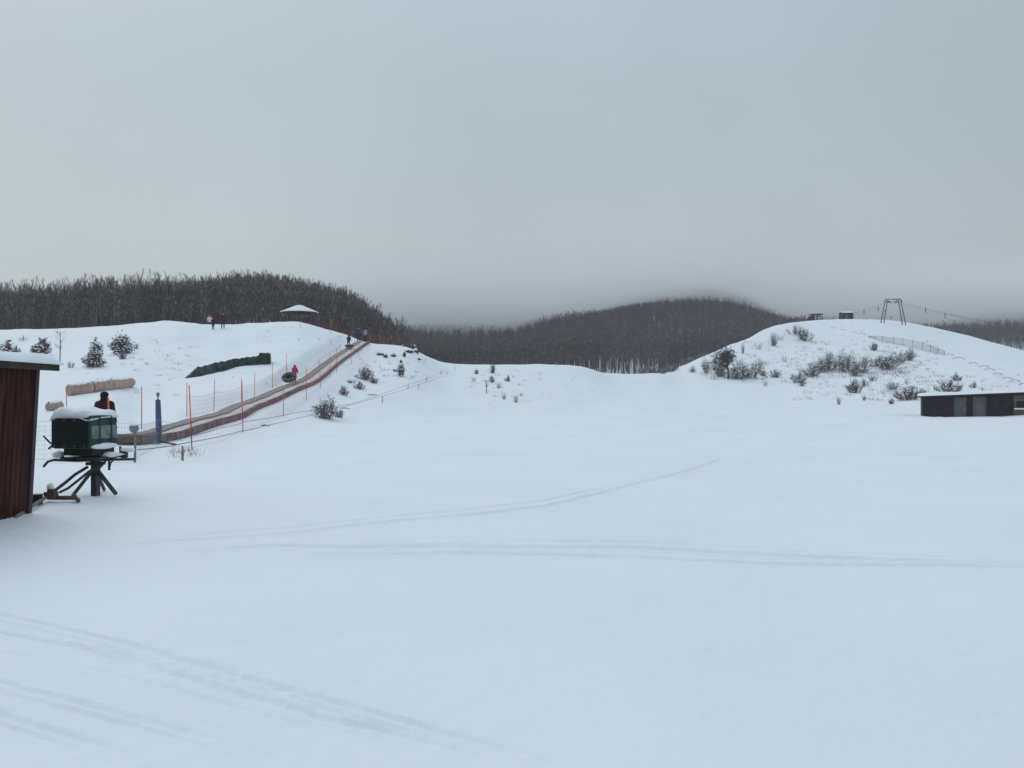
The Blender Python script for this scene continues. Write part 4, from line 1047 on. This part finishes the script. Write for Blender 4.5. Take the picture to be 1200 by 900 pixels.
# ------------------------------------------------------------------ drag lift on the right hill
qL, qR = spot(1033, 378.5), spot(1059.5, 379.5); Yp = min(qL.y, qR.y, 246)
py0 = at(1046.5, 378.5, Yp); k_ = Yp / F; py0.z = gz1(py0.x, py0.y) - .2
pyl = thing('lift_pylon', 'steel drag lift pylon with splayed double legs on the right hilltop', 'lift pylon', py0)
def PW(px, py, d=0): return at(px, py, Yp + d) - py0
for b0, t0, d in ((1031.5, 1037.6, .5), (1035.3, 1040.2, -.5), (1057.6, 1052.8, -.5), (1061.6, 1055.6, .5)):
    b = MB(); b.path([PW(b0, 381.5, d), PW(t0, 351.5, d*.5)], [.13, .10], 6); b.build('leg', M['steel'], pyl)
b = MB(); b.path([PW(1036.3, 353, 0), PW(1039, 350.3, 0), PW(1047, 350.8, 0), PW(1055, 350.5, 0), PW(1057.2, 353.5, 0)], .14, 6); b.build('crossbeam', M['steel'], pyl)
for c_ in (1041.5, 1051):
    b = MB(); b.path([PW(c_-2.8, 353.6), PW(c_+2.8, 353.6)], .10, 6)
    for s_ in (-2.2, 0, 2.2): b.path([PW(c_+s_, 354.1, -.1), PW(c_+s_, 354.1, .1)], .20, 12)
    b.path([PW(c_, 351), PW(c_, 353.6)], .08, 5); b.build('sheave_assembly', M['steel'], pyl)
for lf, rf in (((1031.5,.5),(1035.3,-.5)), ((1057.6,-.5),(1061.6,.5))):
    b = MB(); 
    for s_ in (.3, .6):
        f_ = lambda e_: PW(e_[0] + (1046.5-e_[0])*.42*s_, 381.5-30*s_, e_[1]*(1-.5*s_))
        b.path([f_(lf), f_(rf)], .06, 4)
    b.build('bracing', M['steel'], pyl)
sq = spot(957.5, 377); sq = at(957, 376.7, 246); sq.z = gz1(sq.x, sq.y)
st = thing('lift_station', 'dark drive frame of the drag lift at the left of the hilltop', 'lift station', sq)
k_ = 246/F; X_ = lambda px: (px-957)*k_; Z_ = lambda py: (377-py)*k_
b = MB()
for a_ in (951, 963.2):
    for d_ in (-.8, .8): b.path([(X_(a_), d_, -.3), (X_(a_ if a_ < 955 else a_-1.2), d_, Z_(369.5))], .12, 5)
b.build('frame_post', M['steel'], st)
b = MB(); b.box((X_(956.6), 0, Z_(369.3)), (X_(963)-X_(950.4)+0, 2.0, .3)); b.build('top_beam', M['steel'], st)
b = MB(); b.path([(X_(957.5), 0, Z_(371.8)), (X_(957.5), 0, Z_(371))], .9, 16); b.path([(X_(957.5),0,Z_(375)),(X_(957.5),0,Z_(369))], .14, 6); b.build('bullwheel', M['steel'], st)
b = MB(); b.blob((X_(949), 0, Z_(375)), (.9, .8, .6), 0, 2, .2, 2); b.blob((X_(952.6), 0, Z_(373.5)), (.6,.6,.9), 0, 2, .15, 3); b.build('motor_housing', M['paneldark'], st)
b = MB(); b.blob((X_(956.5), 0, Z_(368.3)), (1.4, .9, .14), 0, 2, .2, 2); b.build('snow_cap', M['snowcap'], st, smooth=True)
hq = at(991.5, 376.3, 245); hq.z = gz1(hq.x, hq.y) - .1
ht = thing('lift_hut', 'small dark wooden hut on the hilltop left of the lift pylon', 'hut', hq); k_ = 245/F
b = MB(); b.box((0, 0, .8), (12.6*k_, 2.6, 2.2)); b.build('wall', M['hutwood'], ht)
b = MB(); b.box((-.35, -1.315, .75), (.75, .04, 1.5)); b.build('door', M['panelbrown'], ht)
b = MB(); b.box((.85, -1.315, 1.05), (.7, .04, .65)); b.build('window', M['window'], ht)
b = MB(); w_ = 6.9*k_
b.v = [(-w_,-1.6,1.86),(w_,-1.6,1.86),(w_,1.6,1.86),(-w_,1.6,1.86),(-w_*.96,0,2.22),(w_*.96,0,2.22)]; b.f = [(0,1,5,4),(2,3,4,5),(0,4,3),(1,2,5),(3,2,1,0)]; b.m = [0]*5
rf_ = b.build('roof', M['darkwood'], ht)
b = MB(); b.v = [(-w_*.98,-1.55,1.90),(w_*.98,-1.55,1.90),(w_*.98,1.55,1.90),(-w_*.98,1.55,1.90),(-w_*.9,0,2.36),(w_*.9,0,2.36)]; b.f = [(0,1,5,4),(2,3,4,5),(0,4,3),(1,2,5),(3,2,1,0)]; b.m = [0]*5
b.build('roof_snow', M['snowcap'], rf_)
def cable(p, q_, sag, r, label):
    o_ = p; P = []
    for i in range(25):
        t_ = i/24; v = p.lerp(q_, t_); v.z -= sag*4*t_*(1-t_); P.append(v - o_)
    b = MB(); b.path(P, r, 4); tag(b.build('lift_cable', M['cable'], None, loc=o_), label, 'cable')
pyw = lambda px, py, d=0: PW(px, py, d) + py0
cable(at(958, 372.2, 246.8), pyw(1039.5, 353.9, .3), 1.0, .026, 'upper lift cable between the drive frame and the pylon')
cable(at(963, 373.2, 245), pyw(1049.5, 354.2, -.3), 1.0, .026, 'lower lift cable between the drive frame and the pylon')
e1, e2 = at(1330, 392, 330), at(1310, 394, 326)
cable(pyw(1043.5, 353.9, .3), e1, 2.5, .026, 'upper lift cable running from the pylon down to the right into fog')
cable(pyw(1053.5, 354.1, -.3), e2, 2.0, .026, 'lower lift cable running from the pylon down to the right into fog')
for px_, y0, y1, Yh, lab in ((1012.5, 360.8, 367.5, 245.8, 'tow hanger on the cable between hut and pylon'), (1029.3, 357.4, 364.5, 245.8, 'tow hanger on the cable just left of the pylon'), (1084.5, 358.6, 366, 252, 'first tow hanger on the cable right of the pylon'), (1107.5, 363.4, 372, 262, 'second tow hanger on the cable right of the pylon')):
    t_ = at(px_, y0, Yh); L_ = (y1-y0)/F*Yh; h_ = thing('tow_hanger', lab, 'tow hanger', t_, 0, 'tow hangers on the lift cables')
    b = MB(); b.path([(0,0,0),(.03,0,-L_*.55)], .05, 4); b.build('rod', M['cable'], h_)
    b = MB(); b.path([(0,0,-L_*.45),(0.03,0,-L_)], [.16,.06], 6); b.path([(-.35,0,-L_),(.35,0,-L_)], .05, 4); b.build('spring_box', M['cable'], h_)
q = spot(1044.3, 377.2); q = at(1044.3, 376.8, 246); q.z = gz1(q.x, q.y); b = MB(); b.path([(0,0,-.2),(0,0,1.3)], .07, 6); b.box((0,0,1.1), (.3,.1,.3)); tag(b.build('marker_stake', M['steel'], None, loc=q), 'thin dark stake standing on the hilltop under the pylon', 'stake')

# ------------------------------------------------------------------ snow fences on the right hill
FP = [(1018,396,394),(1026,398,394.2),(1034,400,394),(1047.5,403,396),(1058,405,397),(1069.3,407.6,398.7),(1081,410.4,401.3),(1090.5,412.5,404.5),(1099.5,415,408.3),(1107,416.5,411.5)]
fq = [spot(a, c) for a, c, d in FP]; fh = [(c - d)/F*q_.y for (a, c, d), q_ in zip(FP, fq)]
sf = thing('snow_fence', 'long grey green net fence with posts on the right hillside', 'fence', fq[0])
for q_, h_ in zip(fq, fh):
    b = MB(); b.path([q_ - fq[0] + Vector((0,0,-.3)), q_ - fq[0] + Vector((0,0,h_ + .10))], .06, 5); b.build('post', M['galv'], sf)
nt_ = net('net', fq, fh, .25, .05, M['netgreen'], None, None); nt_.parent = sf; nt_.location = (0, 0, 0)
HOOPS = [(1113,415.8,8),(1123,420.2,15),(1140,426.2,11),(1153,430.2,12),(1159,433.5,13),(1169,438.7,12),(1180.5,443.7,12),(1190,446.8,11),(1198.5,451.2,9),(1010,392,9),(1001,389.5,6),(988,387,6),(976,384,6)]
for k, (a, c, w_) in enumerate(HOOPS):
    q_ = spot(a, c + .8); h_ = w_/F*q_.y/2
    b = MB(); b.path([(-h_,0,-.05),(-h_*.7,0,.22),(-h_*.2,0,.34),(h_*.4,0,.30),(h_*.8,0,.12),(h_,0,-.05)], .06 if k < 9 else .045, 5)
    tag(b.build('buried_fence', M['galv'], None, loc=q_, rz=R(-8)), 'bent top of a buried fence panel in the row down the right hillside' if k < 9 else 'faint buried fence top in the line left of the net fence', 'fence', 'buried fence tops down the right hillside' if k < 9 else 'faint buried fence tops left of the net fence')

# ------------------------------------------------------------------ shrubs, saplings and grass
def shrub_mesh(w, h, style, seed, dens=1.0):
    rr = random.Random(seed); b = MB()
    tw = max(.010, min(.03, .006 + .006 * max(w, h)))
    ns = int((14 if style != 'tuft' else 9) * dens) + 3
    for i in range(ns):
        a = rr.uniform(0, 6.28); rad = rr.uniform(.05, .5) * w
        foot = Vector((math.cos(a) * rad * .5, math.sin(a) * rad * .5, -.1))
        if style == 'cone': H_ = h * rr.uniform(.5, 1) * (1 - .6 * rad / (.5 * w)); out = rad * .9
        elif style == 'tuft': H_ = h * rr.uniform(.5, 1.0); out = rad * 1.0
        else: H_ = h * rr.uniform(.45, 1) * math.sqrt(max(.15, 1 - (rad / (.55 * w)) ** 2)); out = rad
        tip = Vector((math.cos(a) * out, math.sin(a) * out, H_)); mid = foot.lerp(tip, .5) + Vector((rr.gauss(0, .05), rr.gauss(0, .05), .04)) * h
        b.path([foot, mid, tip], [tw * 1.3, tw, tw * .3], 3, 0, False)
        if style == 'tuft':
            for _ in range(3): p = foot.lerp(tip, rr.uniform(.1, .7)); b.blade(p, p + Vector((rr.gauss(0, .3), rr.gauss(0, .3), .6)) * h * .4, tw * .5, 0)
            continue
        for _ in range(int(22 * dens)):
            t_ = rr.uniform(.12, 1); p = foot.lerp(mid, t_ * 2) if t_ < .5 else mid.lerp(tip, t_ * 2 - 1)
            dd = Vector((rr.gauss(0, 1), rr.gauss(0, 1), rr.gauss(.5, .6))).normalized()
            l_ = rr.uniform(.10, .30) * h * (.8 if style == 'cone' else 1); q_ = p + dd * l_
            if q_.z < .02: q_.z = .02
            b.blade(p, q_, tw * .55, 0)
            if style in ('leafy', 'cone') or rr.random() < .35:
                for _ in range(1):
                    c = p.lerp(q_, rr.uniform(.3, 1)); s_ = rr.uniform(.03, .065) * (1.0 if style in ('leafy', 'cone') else .7) * max(.6, min(2.2, h))
                    n1 = Vector((rr.gauss(0, 1), rr.gauss(0, 1), rr.gauss(0, 1))).normalized(); n2 = n1.orthogonal().normalized()
                    b.add([c - n1 * s_, c + n2 * s_ * .6, c + n1 * s_, c - n2 * s_ * .6], [(0, 1, 2, 3)], 1)
            if rr.random() < (.17 if style in ('leafy', 'cone') else .05):
                b.blob(q_, (.05 * h, .05 * h, .03 * h), 2, 1, .2, rr.randint(0, 99))
    return b
LEAF = {'leafy': 'deadleaf', 'cone': 'deadleaf', 'twiggy': 'brush', 'tuft': 'drygrass'}
def shrub(px, py, wpx, hpx, style, label, group, seed, ymax=270, dens=1.0, mname=None):
    q_ = spot(px, py, ymax); w_ = wpx / F * q_.y; h_ = hpx / F * q_.y
    b = shrub_mesh(w_, h_, style, seed, dens)
    o = b.build('bare_shrub' if style != 'tuft' else 'grass_tuft', [M['brush'] if style == 'twiggy' else M['bark'] if style != 'tuft' else M['drygrass'], M[mname or LEAF[style]], M['snowcap']], None, loc=q_)
    return tag(o, label, 'shrub' if style != 'tuft' else 'grass tuft', group)
GL, GR, GM, GB = 'brown shrubs on the upper left slope', 'bare shrubs on the right hill', 'grass and small shrubs on the middle mound', 'bare bushes on the bank below the conveyor top'
S = [
 (10,418,24,25,'cone','brown leafy conical shrub above the shed roof at the left frame edge',GL,1.6),
 (50,417,24,26,'cone','brown conical shrub above the overhanging tip of the shed roof',GL,1.5),
 (110,430,30,20,'leafy','low brown shrub topped by a tall shoot and snow',GL,1.8),
 (113,421,11,29,'cone','narrow upright shrub rising out of the low brown shrub',GL,1.2),
 (142,415,27,24,'leafy','round brown leafy shrub, rightmost on the upper left slope',GL,1.8),
 (143,421,12,10,'leafy','small brown shrub at the foot of the round leafy shrub',GL,1),
 (160,409,9,8,'twiggy','tiny twig clump right of the round leafy shrub',GL,.8),
 (83,431,9,9,'twiggy','tiny twig clump just right of the shed roof tip',GL,.8),
 (27,399,12,8,'twiggy','thin twigs behind the shed roof near the crest',GL,.6),
 (382,491,22,27,'twiggy','tall bare bush on the snow below the conveyor with ropes passing behind',GB,1.5),
 (397,489,14,9,'twiggy','low dark clump at the right foot of the tall bare bush',GB,1.4),
 (403,463,13,10,'twiggy','lowest dark clump on the bank, left below the spiky bush',GB,1.6),
 (421,456,13,9,'twiggy','dark clump on the bank just below the spiky bush',GB,1.6),
 (427,445,20,15,'twiggy','spiky dark bush in the middle of the bank',GB,1.7),
 (438,449,10,8,'twiggy','dark tail of twigs on the right side of the spiky bush',GB,1.5),
 (411,449,16,5,'twiggy','flat twig patch left of the spiky bush',GB,1),
 (470,441,9,14,'twiggy','slanting dark bush on the bank below the rocks',GB,1.8),
 (838,434,12,14,'twiggy','left end bush of the thicket under the dark pine',GR,1.3),
 (828,437,14,15,'twiggy','pale bush at the far left of the thicket under the dark pine',GR,1.4),
 (845,441,14,17,'twiggy','bush left of the pine trunk',GR,1.6),
 (866,444,22,20,'twiggy','dense dark bush right of the pine trunk',GR,1.9),
 (880,443,18,17,'twiggy','bush at the right end of the thicket under the pine',GR,1.4),
 (888,436,13,16,'twiggy','pale twiggy bush above the right end of the thicket',GR,1),
 (812,436,9,8,'twiggy','small bush alone left of the thicket',GR,1.1),
 (871,414,6,12,'tuft','thin upright grass stems above the pine',GR,1.4),
 (889,409,10,9,'tuft','pale grass clump halfway up the left flank of the right hill',GR,1.4),
 (906,405,8,15,'twiggy','spiky upright bush high on the left flank of the right hill',GR,1.1),
 (914,399,9,8,'tuft','grass clump right of the spiky upright bush',GR,1.2),
 (932,392,20,11,'twiggy','upper of two dark bushes below the drive frame',GR,1.5),
 (943,399,18,12,'twiggy','lower and darker of two bushes below the drive frame',GR,2),
 (919,424,9,8,'tuft','lone grass clump in the middle of the left flank',GR,1),
 (909,442,14,9,'twiggy','bush right of the thicket under the pine',GR,1.5),
 (894,440,8,7,'twiggy','small bush between the thicket and the next bush right',GR,1.5),
 (936,448,14,14,'twiggy','bush on the left side of the big bush belt',GR,1.5),
 (941,452,8,9,'twiggy','small pale bush just below the left of the bush belt',GR,1),
 (897,452,6,7,'tuft','small grass clump on the snow below the thicket',GR,1.2),
 (951,441,16,14,'twiggy','dark bush at the left of the big bush belt',GR,1.7),
 (961,436,15,14,'twiggy','bush between the dark left bush and the tall middle of the belt',GR,1.6),
 (971,434,20,19,'twiggy','broad bush left of centre in the big bush belt',GR,1.7),
 (992,435,20,23,'twiggy','tallest bush in the centre of the big bush belt',GR,1.8),
 (1003,440,14,14,'twiggy','bush below the centre of the big bush belt',GR,1.5),
 (1011,436,14,18,'twiggy','pale twiggy bush right of centre in the belt',GR,1.3),
 (1013,452,10,9,'twiggy','low clump hanging below the bush belt',GR,1.2),
 (1027,429,13,10,'twiggy','dark clump linking the belt to its right bush',GR,1.5),
 (1040,432,20,17,'leafy','darkest dense bush at the right end of the belt',GR,1.9),
 (1053,425,14,13,'twiggy','bush behind the darkest bush at the right end of the belt',GR,1.4),
 (1066,422,9,13,'twiggy','small round bush farthest right of the belt below the net fence',GR,1.6),
 (1024,410,7,8,'twiggy','lone round bush above the belt',GR,2),
 (1022,446,8,8,'twiggy','pale small bush below the right of the belt',GR,1.1),
 (1001,460,17,14,'leafy','dark bush alone below the centre of the belt',GR,1.6),
 (983,473.5,5,9,'tuft','small pale stub of grass at the foot of the right hill',GR,1.6),
 (1013,469,5,7,'tuft','small dark grass clump right of the pale stub',GR,1.6),
 (1045,456,15,9,'twiggy','flat bush left above the wide reddish bush',GR,1.3),
 (1063,450,6,8,'tuft','grass stems above the wide reddish bush',GR,1),
 (1065,468,30,14,'leafy','wide low reddish bush left of the low building',GR,2),
 (1083,464,9,8,'twiggy','small clump at the right end of the wide reddish bush',GR,1.1),
 (1045,473,9,6,'twiggy','small dark clump left below the wide reddish bush',GR,1.5),
 (1112,460,24,14,'leafy','large bush just above the roof of the low building',GR,1.8),
 (1121,446,11,9,'twiggy','round bush right above the large bush over the roof',GR,1.7),
 (1096,456,6,7,'tuft','grass clump left of the large bush over the roof',GR,1),
 (1141,454,10,7,'twiggy','pale bush above the middle of the building roof',GR,1.3),
 (1151,459,7,6,'tuft','grass clump right of the pale bush above the roof',GR,1),
 (577.5,437,6,10,'twiggy','darkest clump at the top of the middle mound',GM,1.6),
 (559,438.5,7,6,'twiggy','small clump left of the darkest clump on the mound',GM,1.3),
 (576,448,7,8,'twiggy','clump directly below the darkest clump on the mound',GM,1.3),
 (584,455,6,8,'tuft','grass clump in the middle of the mound face',GM,1.2),
 (595,447,8,7,'twiggy','rounded clump at the right of the mound face',GM,1.3),
 (604,472,8,9,'tuft','spiky grass at the foot of the mound face',GM,1.3),
 (590,468,8,9,'tuft','pale spiky grass left of the grass at the mound foot',GM,1),
 (610,464,8,4,'tuft','flat grass clump right above the mound foot',GM,1),
 (556,447,6,5,'tuft','low grass at the left of the mound face',GM,1),
]
for k, (a, c, w_, h_, sty, lab, grp, dn) in enumerate(S):
    ym_ = 99.5 if grp in (GL,) else 103 if grp == GB else 118 if grp == GM else 270
    if grp == GR:
        w_ *= 1.3; h_ *= 1.22; c += .5
        if 'belt' in lab: w_ *= 1.25
        if sty == 'leafy': sty = 'twiggy'; dn *= 1.15
    if grp in (GM, GB): w_ *= 1.25; h_ *= 1.15
    shrub(a, c, w_, h_, sty, lab, grp, 500 + k, ym_, dn, None)
def sapling(px, py, top, label, seed, lean=.02):
    rr = random.Random(seed); q_ = spot(px, py, 100); h_ = (py - top)/F*q_.y
    t = thing('bare_sapling', label, 'sapling', q_)
    b = MB(); b.path([(0,0,-.2),(lean*h_,0,h_*.5),(lean*.6*h_,0,h_)], [.045,.035,.012], 5); b.build('trunk', M['bark'], t)
    b = MB()
    for i in range(22):
        z = h_*rr.uniform(.3,.95); a = rr.uniform(0,6.28); l_ = h_*rr.uniform(.12,.3); p = Vector((lean*h_*.8,0,z)); d_ = Vector((math.cos(a), math.sin(a), .9)).normalized()
        b.blade(p, p+d_*l_, .014); 
        for _ in range(3): pp = p+d_*l_*rr.uniform(.3,.9); b.blade(pp, pp+(d_+Vector((rr.gauss(0,.5),rr.gauss(0,.5),.3))).normalized()*l_*.5, .008)
    b.build('crown', M['twig'], t)
sapling(70, 424, 387, 'thin bare sapling standing right behind the shed roof tip', 1)
sapling(58, 421, 396, 'short faint sapling left of the thin bare sapling', 2, -.25)
sapling(570, 461, 446, 'single thin upright stem on the left of the middle mound', 3)
# dark pine on the right hill
q = spot(854, 444); k_ = q.y/F
pn = thing('dark_pine', 'dark spreading pine with a bent trunk standing in the thicket of the right hill', 'tree', q)
b = MB(); b.path([(0,0,-.3),(-.03*k_*30,0,10*k_),(-3*k_,0,20*k_),(-4*k_,0,30*k_)], [.22,.18,.13,.05], 7)
rr = random.Random(4); C = MB()
for i in range(64):
    a = rr.uniform(0, 6.28); z0 = rr.uniform(14, 31)*k_; r_ = rr.uniform(4, 17)*k_*(1 if z0 < 26*k_ else .6)*(1.25 if math.cos(a) < 0 else .95)
    tip = Vector((-4*k_ + r_*math.cos(a)*.95, r_*.9*math.sin(a), z0 + rr.uniform(2, 6)*k_)); p0 = Vector((-.1*z0, 0, z0 - 3*k_))
    b.path([p0, p0.lerp(tip, .6) + Vector((0,0,.3)), tip], [.07,.045,.015], 4, 0, False)
    for _ in range(8):
        c = p0.lerp(tip, rr.uniform(.35, 1.05)) + Vector((rr.gauss(0,.3), rr.gauss(0,.3), rr.gauss(.05,.18)))
        for _ in range(9):
            d_ = Vector((rr.gauss(0,1), rr.gauss(0,1), rr.gauss(.25,.7))).normalized(); C.blade(c, c + d_*rr.uniform(.2,.5), .025, 0)
        if rr.random() < .04: C.blob(c + Vector((0,0,.15)), (.25,.25,.08), 1, 1, .2, 3)
b.build('trunk', M['bark'], pn); C.build('crown', [M['needle'], M['snowcap']], pn)
# rocks on the bank at the right end of the left hill
ROCKS = [(484,409,9,5,'dark rock at the top edge of the bank beyond the ropes'),(479,413,9,4,'flat dark rock left of the rock at the bank edge'),(488,413.5,6,6,'upright rock right at the bank edge'),(474,418,6,5,'rock halfway down from the bank edge'),(445,416,10,4,'left flat rock in the line across the bank'),(452,419,8,4,'second flat rock in the line across the bank'),(461,418,6,3,'small rock in the line across the bank'),(491,422,5,3,'small rock below the upright rock'),(463,435,9,3,'long flat rock left of the slanting bush'),(470,425,4,3,'tiny rock above the slanting bush'),(473,406,6,2.5,'small rock on the snowy top of the bank')]
for k, (a, c, w_, h_, lab) in enumerate(ROCKS):
    q_ = spot(a, c, 102); kk = q_.y/F; rz_ = (k*1.37) % 3; w_ *= (.7, 1.05, .85, .6, .9)[k % 5]; h_ *= (1.1, .7, .9)[k % 3]; t = thing('rock', lab, 'rock', q_, rz_, 'dark rocks on the bank at the end of the left hill')
    b = MB(); b.blob((0,0,h_*kk*.25), (w_*kk*.5, w_*kk*.4, h_*kk*.62), 0, 3, .45, k); b.build('stone', M['rock'], t)
    b = MB(); b.blob((.05*w_*kk,.1,h_*kk*.72), (w_*kk*.45, w_*kk*.36, h_*kk*.28), 0, 2, .2, k+3); b.build('snow_cap', M['snowcap'], t, smooth=True)
# scattered dry grass tips, countless
G = MB(); rr = random.Random(12)
def tuft(q_, h_, n_):
    for _ in range(n_):
        f_ = q_ + Vector((rr.gauss(0, h_*.5), rr.gauss(0, h_*.5), -.05)); G.blade(f_, f_ + Vector((rr.gauss(0, h_*.4), rr.gauss(0, h_*.4), h_*rr.uniform(.4, 1))), min(.010 + .016*h_, .00026*f_.y))
for x0, x1, y0, y1, n_, hh in ((150,240,395,435,26,.35),(95,200,420,460,16,.3),(420,500,408,445,34,.4),(550,640,434,474,46,.35),(640,700,440,470,8,.3),(820,960,400,450,110,.8),(930,1100,400,470,300,.75),(945,1075,418,442,160,1.1),(825,900,425,446,90,1.1),(1040,1125,440,470,70,.8),(1100,1200,440,475,60,.6),(960,1060,376,400,40,.3),(960,1060,388,400,14,.4),(300,420,380,400,10,.3),(205,222,528,538,14,.35),(190,330,425,470,14,.25)):
    for _ in range(n_):
        a, c = rr.uniform(x0, x1), rr.uniform(y0, y1); ym_ = 104 if x1 < 520 else 118 if x1 < 720 else 255
        q_ = spot(a, c, ym_)
        if q_.y > ym_ - 2: continue
        tuft(q_, hh*rr.uniform(.5, 1.2), rr.randint(4, 9))
# seed heads and frosty brush at the foot of the centre wood and along the notch edge
tag(G.build('dry_grass', M['drygrass'], None), 'scattered dry grass tips poking out of the snow slopes', 'grass', kind='stuff')
E_ = 'brushwood along the snow edge under the dark wood'
rr = random.Random(77)
for k in range(26):
    px_ = rr.uniform(752, 822); Yk = np.interp(px_, [750, 770, 800, 822], [150, 158, 184, 192]) + rr.uniform(-5, 4)
    q_ = ground(px_, Yk); b = shrub_mesh(rr.uniform(1.8, 3.6), rr.uniform(.9, 1.7), 'twiggy', 900 + k, .9)
    tag(b.build('bare_shrub', [M['brush'], M['twig'], M['snowcap']], None, loc=q_), 'low bare brush on the snow edge between dark wood and the pine thicket', 'shrub', E_)
